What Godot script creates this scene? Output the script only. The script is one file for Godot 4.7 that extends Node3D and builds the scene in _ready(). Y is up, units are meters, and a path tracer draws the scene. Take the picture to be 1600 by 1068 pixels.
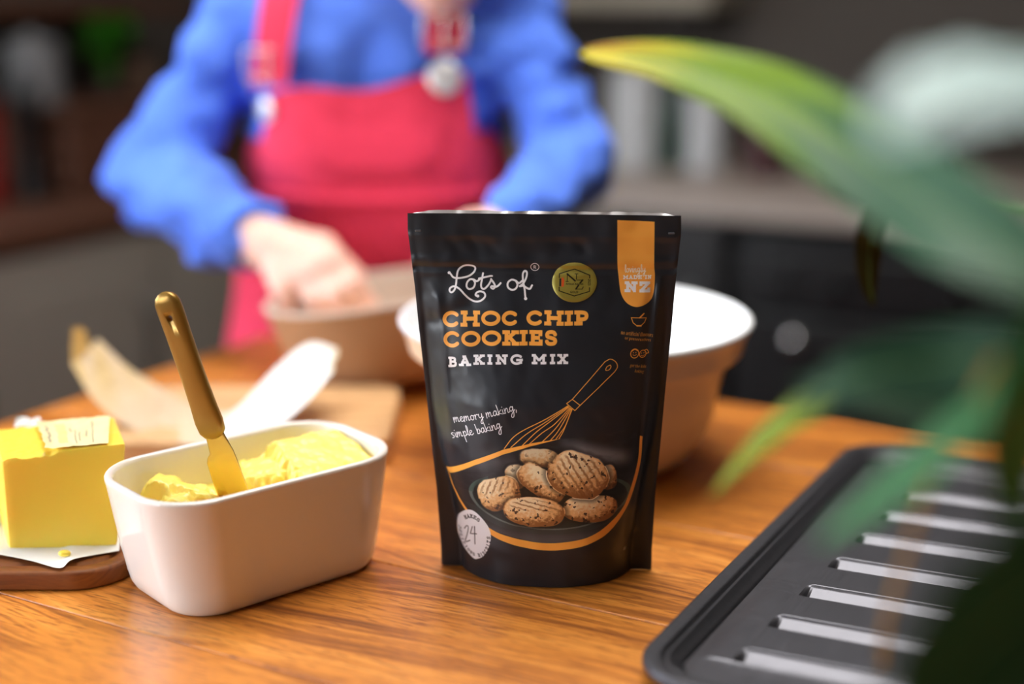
extends Node3D
# A kitchen bench top: stand-up pouch of baking mix, butter dish, butter block, bowls, oven tray, a person baking behind.
# World axes: y up, metres. The table is turned 28.5 degrees; U runs along its planks (to the right and nearer), V runs away.

const U := Vector3(0.8788, 0, 0.4772)
const V := Vector3(0.4772, 0, -0.8788)
const TURN := -0.49742   # rotation.y of everything square to the table and the room
const TOP := 0.9         # height of the table top

var M := {}              # materials
var taken := {}

# ---------------------------------------------------------------- mesh builder
class MB:
	var v := PackedVector3Array()
	var i := PackedInt32Array()
	var uv := PackedVector2Array()
	var col := PackedColorArray()
	var colored := false

	func vert(p: Vector3, t := Vector2.ZERO, c := Color.WHITE) -> int:
		v.append(p)
		uv.append(t)
		col.append(c)
		return v.size() - 1

	func tri(a: int, b: int, c: int) -> void:
		i.append(a)
		i.append(b)
		i.append(c)

	func quad(a: int, b: int, c: int, d: int) -> void:
		tri(a, b, c)
		tri(a, c, d)

	# f(s, t) -> Vector3 with s, t in 0..1
	func grid(f: Callable, nu: int, nv: int, wrap := false, flip := false) -> void:
		var base := v.size()
		var cols := nu if wrap else nu + 1
		for b in nv + 1:
			for a in cols:
				var s := float(a) / nu
				var t := float(b) / nv
				vert(f.call(s, t), Vector2(s, t))
		for b in nv:
			for a in nu:
				var a2 := (a + 1) % cols
				var p := base + b * cols + a
				var q := base + b * cols + a2
				var r := base + (b + 1) * cols + a2
				var w := base + (b + 1) * cols + a
				if flip:
					quad(p, w, r, q)
				else:
					quad(p, q, r, w)

	# closed rings joined one to the next; caps close the first and last ring
	func loft(rings: Array, cap0 := true, cap1 := true) -> void:
		var n: int = rings[0].size()
		var base := v.size()
		for k in rings.size():
			for j in n:
				vert(rings[k][j], Vector2(float(j) / n, float(k) / maxf(1, rings.size() - 1)))
		for k in rings.size() - 1:
			for j in n:
				var j2 := (j + 1) % n
				quad(base + k * n + j, base + k * n + j2, base + (k + 1) * n + j2, base + (k + 1) * n + j)
		for e in 2:
			if (e == 0 and not cap0) or (e == 1 and not cap1):
				continue
			var ring: Array = rings[0] if e == 0 else rings[rings.size() - 1]
			var mid := Vector3.ZERO
			for p in ring:
				mid += p
			var m := vert(mid / n)
			var first := base if e == 0 else base + (rings.size() - 1) * n
			for j in n:
				var j2 := (j + 1) % n
				if e == 0:
					tri(first + j2, first + j, m)
				else:
					tri(first + j, first + j2, m)

	func tube(path: Array, radii: Array, sides := 10, flat := 1.0, up := Vector3.UP) -> void:
		var rings := []
		for k in path.size():
			var d: Vector3 = (path[mini(k + 1, path.size() - 1)] - path[maxi(k - 1, 0)]).normalized()
			var s := d.cross(up)
			if s.length() < 0.01:
				s = d.cross(Vector3.RIGHT)
			s = s.normalized()
			var n := s.cross(d).normalized()
			var r: float = radii[mini(k, radii.size() - 1)]
			var ring := []
			for j in sides:
				var a := TAU * j / sides
				ring.append(path[k] + s * cos(a) * r + n * sin(a) * r * flat)
			rings.append(ring)
		loft(rings)

	func lathe(profile: Array, sides := 64, at := Vector3.ZERO) -> void:   # profile: Vector2(radius, height)
		var rings := []
		for p in profile:
			var ring := []
			for j in sides:
				var a := TAU * j / sides
				ring.append(at + Vector3(cos(a) * p.x, p.y, sin(a) * p.x))
			rings.append(ring)
		loft(rings, false, false)

	# bevelled box
	func box(size: Vector3, at := Vector3.ZERO, r := 0.003, basis := Basis.IDENTITY, uvs := 1.0, uvo := Vector2.ZERO) -> void:
		var h := size / 2
		r = minf(r, minf(h.x, minf(h.y, h.z)) * 0.98)
		for ax in 3:
			for sg in [-1, 1]:
				var a1 := (ax + 1) % 3
				var a2 := (ax + 2) % 3
				var g1 := [-h[a1], -h[a1] + r * 0.5, -h[a1] + r, h[a1] - r, h[a1] - r * 0.5, h[a1]]
				var g2 := [-h[a2], -h[a2] + r * 0.5, -h[a2] + r, h[a2] - r, h[a2] - r * 0.5, h[a2]]
				var base := v.size()
				for b in 6:
					for a in 6:
						var p := Vector3.ZERO
						p[ax] = h[ax] * sg
						p[a1] = g1[a]
						p[a2] = g2[b]
						var inner := Vector3(clampf(p.x, -h.x + r, h.x - r), clampf(p.y, -h.y + r, h.y - r), clampf(p.z, -h.z + r, h.z - r))
						var q := inner + (p - inner).normalized() * r
						vert(at + basis * q, Vector2(q.x, q.z + q.y) * uvs + uvo)
				for b in 5:
					for a in 5:
						var k := base + b * 6 + a
						if sg > 0:
							quad(k, k + 6, k + 7, k + 1)
						else:
							quad(k, k + 1, k + 7, k + 6)

	func ball(c: Vector3, r: Vector3, n := 12) -> void:
		var rings := []
		for k in range(1, n):
			var t := PI * k / n
			var ring := []
			for j in n * 2:
				var a := PI * j / n
				ring.append(c + Vector3(sin(t) * cos(a) * r.x, -cos(t) * r.y, sin(t) * sin(a) * r.z))
			rings.append(ring)
		loft(rings)

	func mesh() -> ArrayMesh:
		var nrm := PackedVector3Array()
		nrm.resize(v.size())
		for k in range(0, i.size(), 3):
			var a := i[k]
			var b := i[k + 1]
			var c := i[k + 2]
			var n := (v[c] - v[a]).cross(v[b] - v[a])
			nrm[a] += n
			nrm[b] += n
			nrm[c] += n
		for k in nrm.size():
			nrm[k] = nrm[k].normalized() if nrm[k].length_squared() > 1e-24 else Vector3.UP
		var arr := []
		arr.resize(Mesh.ARRAY_MAX)
		arr[Mesh.ARRAY_VERTEX] = v
		arr[Mesh.ARRAY_INDEX] = i
		arr[Mesh.ARRAY_NORMAL] = nrm
		arr[Mesh.ARRAY_TEX_UV] = uv
		if colored:
			arr[Mesh.ARRAY_COLOR] = col
		var m := ArrayMesh.new()
		m.add_surface_from_arrays(Mesh.PRIMITIVE_TRIANGLES, arr)
		return m


# ---------------------------------------------------------------- scene helpers
func numbered(called: String) -> String:
	if not taken.has(called):
		taken[called] = 0
		return called
	taken[called] += 1
	return "%s_%03d" % [called, taken[called]]

func thing(called: String, label: String, category: String, at := Vector3.ZERO, turn := 0.0, group := "") -> Node3D:
	var o := Node3D.new()
	o.name = numbered(called)
	add_child(o)
	o.position = at
	o.rotation.y = turn
	o.set_meta("label", label)
	o.set_meta("category", category)
	if group:
		o.set_meta("group", group)
	return o

func part(called: String, mb: MB, m: Material, parent: Node3D, label := "") -> MeshInstance3D:
	var o := MeshInstance3D.new()
	o.name = called
	o.mesh = mb.mesh()
	o.material_override = m
	parent.add_child(o, true)
	if label:
		o.set_meta("label", label)
	return o

func struct(called: String, mb: MB, m: Material, label: String, at := Vector3.ZERO, turn := 0.0) -> MeshInstance3D:
	var o := part(called, mb, m, self)
	o.position = at
	o.rotation.y = turn
	o.set_meta("kind", "structure")
	o.set_meta("label", label)
	return o

func on(u: float, w: float, y: float) -> Vector3:
	return U * u + V * w + Vector3(0, y, 0)

func mat(c: Color, rough := 0.5, metal := 0.0, more := {}) -> StandardMaterial3D:
	var m := StandardMaterial3D.new()
	m.albedo_color = c
	m.roughness = rough
	m.metallic = metal
	for k in more:
		m.set(k, more[k])
	return m

func rgb(r: float, g: float, b: float) -> Color:
	return Color(r / 255.0, g / 255.0, b / 255.0)

func smooth(pts: Array, n := 6, closed := false) -> Array:   # Catmull-Rom through points
	var out := []
	var c := pts.size()
	for k in (c if closed else c - 1):
		var p1 = pts[k]
		var p2 = pts[(k + 1) % c]
		var p0 = pts[(k - 1 + c) % c] if closed or k > 0 else p1 * 2.0 - p2
		var p3 = pts[(k + 2) % c] if closed or k + 2 < c else p2 * 2.0 - p1
		for j in n:
			var t := float(j) / n
			out.append((p1 * 2.0 + (p2 - p0) * t + (p0 * 2.0 - p1 * 5.0 + p2 * 4.0 - p3) * t * t + (p1 * 3.0 - p0 - p2 * 3.0 + p3) * t * t * t) * 0.5)
	if not closed:
		out.append(pts[c - 1])
	return out

func pick(pts: Array, t: float):   # a point along a smoothed list, t in 0..1
	var x := clampf(t, 0, 1) * (pts.size() - 1)
	var k := mini(int(x), pts.size() - 2)
	return pts[k].lerp(pts[k + 1], x - k)

func table_of(keys: Array, x: float) -> float:   # piecewise linear: [x0, y0, x1, y1 ...]
	for k in range(0, keys.size() - 2, 2):
		if x <= keys[k + 2]:
			return lerpf(keys[k + 1], keys[k + 3], clampf((x - keys[k]) / (keys[k + 2] - keys[k]), 0, 1))
	return keys[keys.size() - 1]

func soft_of(keys: Array, x: float) -> float:   # same with eased steps
	for k in range(0, keys.size() - 2, 2):
		if x <= keys[k + 2]:
			return lerpf(keys[k + 1], keys[k + 3], smoothstep(keys[k], keys[k + 2], x))
	return keys[keys.size() - 1]

func round_rect(l: float, w: float, r: float, y: float, n := 8) -> Array:
	var out := []
	for q in [[l / 2 - r, w / 2 - r, 0.0], [-l / 2 + r, w / 2 - r, 90.0], [-l / 2 + r, -w / 2 + r, 180.0], [l / 2 - r, -w / 2 + r, 270.0]]:
		for k in n + 1:
			var a := deg_to_rad(q[2] + 90.0 * k / n)
			out.append(Vector3(q[0] + r * cos(a), y, q[1] + r * sin(a)))
	return out

func noise_tex(freq: float, size := 256, as_normal := false, bump := 8.0, kind := FastNoiseLite.TYPE_SIMPLEX_SMOOTH, oct := 4) -> NoiseTexture2D:
	var n := FastNoiseLite.new()
	n.seed = 7
	n.frequency = freq
	n.noise_type = kind
	n.fractal_octaves = oct
	var t := NoiseTexture2D.new()
	t.noise = n
	t.width = size
	t.height = size
	t.seamless = true
	t.as_normal_map = as_normal
	t.bump_strength = bump
	return t

func wood_image(w: int, h: int, dark: Color, mid: Color, light: Color, s: int, pores := 0.5, bands := 1.0) -> Image:
	var a := FastNoiseLite.new()
	a.seed = s
	a.frequency = 1.0
	a.fractal_octaves = 3
	var im := Image.create(w, h, false, Image.FORMAT_RGB8)
	for y in h:
		for x in w:
			# wrap in x by blending two samples so that the grain repeats without a seam
			var fx := float(x) / w
			var yy := float(y) / h
			var wob := a.get_noise_2d(fx * 2.2, yy * 3.0) * 0.05
			var g := a.get_noise_2d(fx * 1.6 * bands, (yy + wob) * 14.0) * 0.5 + a.get_noise_2d(fx * 6.0 + 40.0, (yy + wob) * 90.0) * 0.6
			var p := a.get_noise_2d(fx * 34.0 + 9.0, yy * 260.0)
			var edge := minf(1.0, minf(fx, 1.0 - fx) * 12.0)
			g *= edge
			var c := mid.lerp(light, clampf(g * 1.3, 0, 1)) if g > 0 else mid.lerp(dark, clampf(-g * 1.4, 0, 1))
			c = c.lerp(dark, clampf((p - 0.16) * 2.4, 0, 1) * pores)
			im.set_pixel(x, y, c)
	return im


# ---------------------------------------------------------------- body surfaces: tapered capsules joined by a smooth minimum, meshed as surface nets
# each bone: [a, b, radius at a, radius at b]
func net(mb: MB, bones: Array, cell: float, k: float, wrinkle: FastNoiseLite = null, amp := 0.0, flat := Vector3.ONE) -> void:
	var lo := Vector3.ONE * 1e3
	var hi := -lo
	for q in bones:
		var r := Vector3.ONE * (maxf(q[2], q[3]) + amp + cell * 3)
		lo = lo.min(q[0] - r).min(q[1] - r)
		hi = hi.max(q[0] + r).max(q[1] + r)
	var nx := int((hi.x - lo.x) / cell) + 2
	var ny := int((hi.y - lo.y) / cell) + 2
	var nz := int((hi.z - lo.z) / cell) + 2
	var f := PackedFloat32Array()
	f.resize(nx * ny * nz)
	f.fill(0.2)
	for q in bones:
		var a: Vector3 = q[0]
		var ba: Vector3 = q[1] - a
		var len2 := maxf(ba.length_squared(), 1e-9)
		var ra: float = q[2]
		var dr: float = q[3] - ra
		var rm := maxf(q[2], q[3]) + k + cell * 2.5
		var l: Vector3 = ((q[0] as Vector3).min(q[1]) - Vector3.ONE * rm - lo) / cell
		var g: Vector3 = ((q[0] as Vector3).max(q[1]) + Vector3.ONE * rm - lo) / cell
		for z in range(maxi(0, int(l.z)), mini(nz, int(g.z) + 2)):
			for y in range(maxi(0, int(l.y)), mini(ny, int(g.y) + 2)):
				var row := (z * ny + y) * nx
				for x in range(maxi(0, int(l.x)), mini(nx, int(g.x) + 2)):
					var pa := lo + Vector3(x, y, z) * cell - a
					var t := clampf(pa.dot(ba) / len2, 0.0, 1.0)
					var d := (pa - ba * t).length() - ra - dr * t
					var o := f[row + x]
					var h := maxf(k - absf(d - o), 0.0) / k
					f[row + x] = minf(d, o) - h * h * k * 0.25
	if wrinkle:
		for z in nz:
			for y in ny:
				for x in nx:
					var j := (z * ny + y) * nx + x
					if absf(f[j]) < 0.04:
						f[j] += wrinkle.get_noise_3dv((lo + Vector3(x, y, z) * cell) * flat) * amp
	var idx := PackedInt32Array()
	idx.resize(nx * ny * nz)
	idx.fill(-1)
	var ofs := [0, 1, nx, nx + 1, nx * ny, nx * ny + 1, nx * ny + nx, nx * ny + nx + 1]
	var edges := [[0, 1], [2, 3], [4, 5], [6, 7], [0, 2], [1, 3], [4, 6], [5, 7], [0, 4], [1, 5], [2, 6], [3, 7]]
	for z in nz - 1:
		for y in ny - 1:
			for x in nx - 1:
				var j := (z * ny + y) * nx + x
				var s := 0
				for e in 8:
					if f[j + ofs[e]] < 0.0:
						s |= 1 << e
				if s == 0 or s == 255:
					continue
				var p := Vector3.ZERO
				var n := 0
				for e in edges:
					var da := f[j + ofs[e[0]]]
					var db := f[j + ofs[e[1]]]
					if (da < 0.0) != (db < 0.0):
						var t := da / (da - db)
						var pa := Vector3(e[0] & 1, (e[0] >> 1) & 1, e[0] >> 2)
						var pb := Vector3(e[1] & 1, (e[1] >> 1) & 1, e[1] >> 2)
						p += pa.lerp(pb, t)
						n += 1
				var wp := lo + (Vector3(x, y, z) + p / n) * cell
				idx[j] = mb.vert(wp, Vector2(wp.x, wp.y))
	for z in range(1, nz - 1):
		for y in range(1, ny - 1):
			for x in range(1, nx - 1):
				var j := (z * ny + y) * nx + x
				var inside := f[j] < 0.0
				for ax in 3:
					var step: int = [1, nx, nx * ny][ax]
					if inside == (f[j + step] < 0.0):
						continue
					var s1: int = [nx, nx * ny, 1][ax]
					var s2: int = [nx * ny, 1, nx][ax]
					var a := idx[j]
					var b := idx[j - s1]
					var c := idx[j - s1 - s2]
					var d := idx[j - s2]
					if a < 0 or b < 0 or c < 0 or d < 0:
						continue
					if inside:
						mb.quad(a, d, c, b)
					else:
						mb.quad(a, b, c, d)

func sdf(bones: Array, p: Vector3, k: float) -> float:
	var o := 0.5
	for q in bones:
		var pa: Vector3 = p - q[0]
		var ba: Vector3 = q[1] - q[0]
		var t := clampf(pa.dot(ba) / maxf(ba.length_squared(), 1e-9), 0.0, 1.0)
		var d: float = (pa - ba * t).length() - lerpf(q[2], q[3], t)
		var h := maxf(k - absf(d - o), 0.0) / k
		o = minf(d, o) - h * h * k * 0.25
	return o

func drape(bones: Array, from: Vector3, dir: Vector3, k: float, gap: float) -> Vector3:   # walk from outside until the cloth lies on the body
	var p := from
	for j in 40:
		var d := sdf(bones, p, k) - gap
		if d < 0.0004:
			break
		p += dir * d * 0.9
		if p.distance_to(from) > 0.5:
			break
	return p


# ---------------------------------------------------------------- flat print of the pouch, in millimetres from the middle of its foot
const PX := 7.0
const PW := 96.0
const PH := 240.0

func pix(p: Vector2) -> Vector2:
	return Vector2((p.x + PW) * PX, (PH - p.y) * PX)

func dab(im: Image, x: int, y: int, c: Color, a: float) -> void:
	im.set_pixel(x, y, im.get_pixel(x, y).lerp(c, clampf(a, 0, 1)))

func line(im: Image, pts: Array, w: float, c: Color, w1 := -1.0) -> void:   # polyline with round ends
	var cover := {}
	var n := pts.size() - 1
	for k in n:
		var a := pix(pts[k])
		var b := pix(pts[k + 1])
		var ra := w * PX / 2
		var rb := ra
		if w1 >= 0.0:
			ra = lerpf(w, w1, float(k) / n) * PX / 2
			rb = lerpf(w, w1, float(k + 1) / n) * PX / 2
		var r := maxf(ra, rb) + 1.0
		var ba := b - a
		var l2 := maxf(ba.length_squared(), 1e-6)
		for y in range(maxi(0, int(minf(a.y, b.y) - r)), mini(im.get_height(), int(maxf(a.y, b.y) + r) + 2)):
			for x in range(maxi(0, int(minf(a.x, b.x) - r)), mini(im.get_width(), int(maxf(a.x, b.x) + r) + 2)):
				var p := Vector2(x + 0.5, y + 0.5) - a
				var t := clampf(p.dot(ba) / l2, 0, 1)
				var d := lerpf(ra, rb, t) - (p - ba * t).length() + 0.5
				if d > 0.0:
					var key := y * 4096 + x
					cover[key] = maxf(cover.get(key, 0.0), minf(d, 1.0))
	for key in cover:
		dab(im, key % 4096, key / 4096, c, cover[key])

func fill(im: Image, pts: Array, c: Color, paint = null) -> void:   # filled outline, edges smoothed
	var q := PackedVector2Array()
	var lo := Vector2.ONE * 1e6
	var hi := -lo
	for p in pts:
		q.append(pix(p))
		lo = lo.min(q[q.size() - 1])
		hi = hi.max(q[q.size() - 1])
	var x0 := maxi(0, int(lo.x) - 1)
	var x1 := mini(im.get_width() - 1, int(hi.x) + 1)
	for y in range(maxi(0, int(lo.y)), mini(im.get_height(), int(hi.y) + 2)):
		var row := PackedFloat32Array()
		row.resize(x1 - x0 + 2)
		for s in 4:
			var yy := y + (s + 0.5) / 4.0
			var xs := []
			for k in q.size():
				var a := q[k]
				var b := q[(k + 1) % q.size()]
				if (a.y <= yy) != (b.y <= yy):
					xs.append(a.x + (yy - a.y) / (b.y - a.y) * (b.x - a.x))
			xs.sort()
			for k in range(0, xs.size() - 1, 2):
				var l := maxf(xs[k], x0)
				var r := minf(xs[k + 1], x1 + 1)
				for x in range(int(l), mini(x1, int(r)) + 1):
					row[x - x0] += clampf(minf(r, x + 1.0) - maxf(l, x), 0, 1) * 0.25
		for x in range(x0, x1 + 1):
			if row[x - x0] > 0.003:
				var k := c
				if paint != null:
					k = paint.call(Vector2((x + 0.5) / PX - PW, PH - (y + 0.5) / PX))
				dab(im, x, y, k, row[x - x0])

func pairs(list: Array, at := Vector2.ZERO, k := 1.0) -> Array:
	var out := []
	for j in range(0, list.size(), 2):
		out.append(at + Vector2(list[j], list[j + 1]) * k)
	return out

# slab letters: straight bars [x0, y0, x1, y1] and curves, in the unit box of the stroke's middle line
func slab_of(ch: String) -> Array:
	var ring := []
	for k in 25:
		ring.append_array([0.5 + 0.5 * cos(TAU * k / 24), 0.5 + 0.5 * sin(TAU * k / 24)])
	var open := []
	for k in 21:
		var a := deg_to_rad(42.0 + 276.0 * k / 20)
		open.append_array([0.52 + 0.52 * cos(a), 0.5 + 0.5 * sin(a)])
	match ch:
		"C": return [[], [open]]
		"G": return [[[0.58, 0.44, 1.0, 0.44], [0.93, 0.44, 0.93, 0.12]], [open]]
		"O": return [[], [ring]]
		"H": return [[[0.14, 0, 0.14, 1], [0.86, 0, 0.86, 1], [0.14, 0.5, 0.86, 0.5], [-0.02, 0, 0.2, 0], [0.8, 0, 1.02, 0], [-0.02, 1, 0.2, 1], [0.8, 1, 1.02, 1]], []]
		"I": return [[[0.5, 0, 0.5, 1], [0.08, 0, 0.92, 0], [0.08, 1, 0.92, 1]], []]
		"P": return [[[0.2, 0, 0.2, 1], [0, 0, 0.45, 0], [0, 1, 0.2, 1]], [[0.2, 1, 0.6, 1, 0.88, 0.93, 1, 0.72, 0.9, 0.47, 0.6, 0.38, 0.2, 0.38]]]
		"R": return [[[0.2, 0, 0.2, 1], [0, 0, 0.4, 0], [0, 1, 0.2, 1], [0.5, 0.4, 0.9, 0], [0.85, 0, 1, 0]], [[0.2, 1, 0.6, 1, 0.88, 0.93, 0.95, 0.72, 0.85, 0.5, 0.6, 0.42, 0.2, 0.42]]]
		"K": return [[[0.18, 0, 0.18, 1], [0.22, 0.42, 0.82, 0.98], [0.42, 0.55, 0.86, 0.03], [0, 0, 0.35, 0], [0, 1, 0.3, 1], [0.7, 1, 1, 1], [0.74, 0, 1.02, 0]], []]
		"E": return [[[0.18, 0, 0.18, 1], [0, 1, 0.94, 1], [0, 0, 0.98, 0], [0.18, 0.5, 0.7, 0.5], [0.94, 1, 0.94, 0.82], [0.98, 0, 0.98, 0.2]], []]
		"L": return [[[0.2, 0, 0.2, 1], [0, 1, 0.42, 1], [0, 0, 0.96, 0], [0.96, 0, 0.96, 0.25]], []]
		"S": return [[], [[0.93, 0.8, 0.78, 0.96, 0.5, 1, 0.2, 0.95, 0.06, 0.78, 0.14, 0.6, 0.5, 0.51, 0.86, 0.41, 0.95, 0.22, 0.82, 0.05, 0.5, 0, 0.2, 0.04, 0.04, 0.2]]]
		"B": return [[[0.18, 0, 0.18, 1], [0, 0, 0.2, 0], [0, 1, 0.2, 1]], [[0.18, 1, 0.6, 1, 0.85, 0.92, 0.88, 0.72, 0.76, 0.56, 0.18, 0.53], [0.18, 0.53, 0.7, 0.53, 0.97, 0.42, 0.98, 0.18, 0.8, 0.02, 0.18, 0]]]
		"D": return [[[0.18, 0, 0.18, 1], [0, 0, 0.2, 0], [0, 1, 0.2, 1]], [[0.18, 1, 0.6, 1, 0.92, 0.8, 1, 0.5, 0.92, 0.2, 0.6, 0, 0.18, 0]]]
		"A": return [[[0.5, 1, 0.12, 0], [0.5, 1, 0.88, 0], [0.25, 0.3, 0.75, 0.3], [-0.04, 0, 0.26, 0], [0.74, 0, 1.04, 0], [0.35, 1, 0.5, 1]], []]
		"N": return [[[0.16, 0, 0.16, 1], [0.86, 0, 0.86, 1], [0.16, 1, 0.86, 0], [0, 0, 0.32, 0], [0.68, 1, 1.02, 1], [0, 1, 0.16, 1]], []]
		"M": return [[[0.13, 0, 0.13, 1], [0.87, 0, 0.87, 1], [0.13, 1, 0.5, 0.34], [0.5, 0.34, 0.87, 1], [0, 0, 0.27, 0], [0.73, 0, 1, 0], [0, 1, 0.13, 1], [0.87, 1, 1, 1]], []]
		"X": return [[[0.12, 0, 0.88, 1], [0.12, 1, 0.88, 0], [0, 0, 0.28, 0], [0.72, 0, 1, 0], [0, 1, 0.28, 1], [0.72, 1, 1, 1]], []]
		"Z": return [[[0.05, 1, 0.95, 1], [0.95, 1, 0.05, 0], [0.05, 0, 0.97, 0], [0.05, 1, 0.05, 0.8], [0.97, 0, 0.97, 0.22]], []]
		"T": return [[[0.5, 0, 0.5, 1], [0, 1, 1, 1], [0.25, 0, 0.75, 0], [0, 1, 0, 0.8], [1, 1, 1, 0.8]], []]
		"U": return [[[0.14, 1, 0.14, 0.4], [0.86, 1, 0.86, 0.4], [0, 1, 0.3, 1], [0.7, 1, 1, 1]], [[0.14, 0.45, 0.2, 0.15, 0.5, 0, 0.8, 0.15, 0.86, 0.45]]]
	return [[], []]

func slab(im: Image, ch: String, bl: Vector2, br: Vector2, tl: Vector2, th: float, c: Color) -> void:
	var ex := br - bl
	var ey := tl - bl
	var w := ex.length()
	var h := ey.length()
	var put := func(x: float, y: float) -> Vector2:
		return bl + ex * ((th / 2 + x * (w - th)) / w) + ey * ((th / 2 + y * (h - th)) / h)
	var def := slab_of(ch)
	for q in def[0]:
		var a: Vector2 = put.call(q[0], q[1])
		var b: Vector2 = put.call(q[2], q[3])
		var d := (b - a).normalized() * th / 2
		var n := Vector2(-d.y, d.x)
		if absf(q[2] - q[0]) > 0.02 and absf(q[3] - q[1]) > 0.02:
			d = d * 0.2
		fill(im, [a - d - n, b + d - n, b + d + n, a - d + n], c)
	for q in def[1]:
		var pts := []
		for k in range(0, q.size(), 2):
			pts.append(put.call(q[k], q[k + 1]))
		line(im, smooth(pts, 4), th, c)

func slab_arc(im: Image, text: String, mid: Vector2, r: Vector2, a0: float, a1: float, inward: bool, h: float, w: float, th: float, c: Color) -> void:
	for k in text.length():
		if text[k] == " ":
			continue
		var a := deg_to_rad(lerpf(a0, a1, float(k) / (text.length() - 1)))
		var o := mid + Vector2(cos(a) * r.x, sin(a) * r.y)
		var up := (Vector2(cos(a), sin(a)) * (-1.0 if inward else 1.0)).normalized()
		var rt := Vector2(up.y, -up.x)
		var lw := w * (0.45 if text[k] == "I" else 1.0)
		slab(im, text[k], o - rt * lw / 2 - up * h / 2, o + rt * lw / 2 - up * h / 2, o - rt * lw / 2 + up * h / 2, th, c)

# handwriting: strokes with x-height 1; [width, strokes...]
func hand_of(ch: String) -> Array:
	match ch:
		"m": return [1.25, [0.05, 1, 0.02, -0.1], [0.04, 0.4, 0.3, 0.95, 0.45, 0.9, 0.42, 0.1], [0.44, 0.5, 0.7, 0.95, 0.85, 0.85, 0.85, 0.15, 1.0, 0.05, 1.15, 0.2]]
		"e": return [0.75, [0.05, 0.4, 0.4, 0.6, 0.5, 0.85, 0.3, 1, 0.08, 0.7, 0.08, 0.25, 0.3, 0, 0.55, 0.1, 0.72, 0.3]]
		"o": return [0.8, [0.35, 1, 0.08, 0.75, 0.08, 0.25, 0.32, 0, 0.58, 0.25, 0.58, 0.75, 0.35, 1, 0.6, 0.85, 0.78, 0.9]]
		"r": return [0.7, [0.1, 1, 0.14, 0], [0.12, 0.45, 0.3, 0.9, 0.5, 0.98, 0.66, 0.85]]
		"y": return [0.85, [0.1, 1, 0.12, 0.35, 0.35, 0.2, 0.62, 0.55, 0.68, 1], [0.68, 1, 0.62, -0.2, 0.45, -0.95, 0.22, -1.0, 0.2, -0.65, 0.5, -0.15, 0.9, 0.25]]
		"a": return [0.85, [0.6, 0.85, 0.38, 1, 0.1, 0.65, 0.1, 0.15, 0.32, 0.05, 0.6, 0.5, 0.64, 0.95], [0.64, 0.95, 0.64, 0.2, 0.78, 0.05, 0.88, 0.15]]
		"k": return [0.8, [0.05, 2.1, 0.14, 1.0, 0.14, 0], [0.65, 0.95, 0.18, 0.42, 0.4, 0.25, 0.78, 0.05]]
		"i": return [0.4, [0.12, 0.9, 0.14, 0.15, 0.26, 0.02, 0.4, 0.12], [0.14, 1.4, 0.16, 1.46]]
		"n": return [0.9, [0.08, 1, 0.1, 0], [0.1, 0.4, 0.4, 0.95, 0.58, 0.85, 0.58, 0.15, 0.72, 0.02, 0.9, 0.2]]
		"g": return [0.95, [0.6, 0.9, 0.36, 1.05, 0.1, 0.7, 0.12, 0.25, 0.35, 0.15, 0.6, 0.55, 0.66, 1], [0.66, 1, 0.62, -0.3, 0.42, -1.1, 0.12, -1.15, 0.1, -0.75, 0.45, -0.2, 0.95, 0.3]]
		"s": return [0.7, [0.55, 0.95, 0.3, 1.02, 0.12, 0.8, 0.3, 0.55, 0.5, 0.35, 0.4, 0.02, 0.1, 0]]
		"p": return [0.85, [0.1, 1, 0.16, 0, 0.22, -1.2], [0.12, 0.45, 0.35, 1, 0.6, 0.85, 0.6, 0.3, 0.38, 0.02, 0.16, 0.15], [0.5, 0.1, 0.85, 0.3]]
		"l": return [0.45, [0.1, 0.4, 0.3, 1.4, 0.24, 2.05, 0.1, 1.9, 0.12, 0.5, 0.26, 0, 0.45, 0.2]]
		"b": return [0.85, [0.05, 2.0, 0.14, 0.9, 0.16, 0.05], [0.16, 0.35, 0.4, 0.95, 0.64, 0.75, 0.6, 0.2, 0.36, 0, 0.16, 0.12], [0.6, 0.5, 0.85, 0.4]]
		"v": return [0.7, [0.08, 1, 0.28, 0.05, 0.55, 0.95, 0.72, 0.85]]
		",": return [0.4, [0.2, 0.1, 0.08, -0.4]]
	return [0.6]

func hand(im: Image, text: String, at: Vector2, dir: Vector2, xh: float, wide: float, w: float, c: Color) -> void:
	var up := Vector2(-dir.y, dir.x)
	var x := 0.0
	for ch in text:
		var g := hand_of(ch)
		for k in range(1, g.size()):
			var pts := []
			for j in range(0, g[k].size(), 2):
				pts.append(at + dir * (x + g[k][j] * wide) * xh + up * g[k][j + 1] * xh)
			line(im, smooth(pts, 5), w, c)
		x += g[0] * wide

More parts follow.
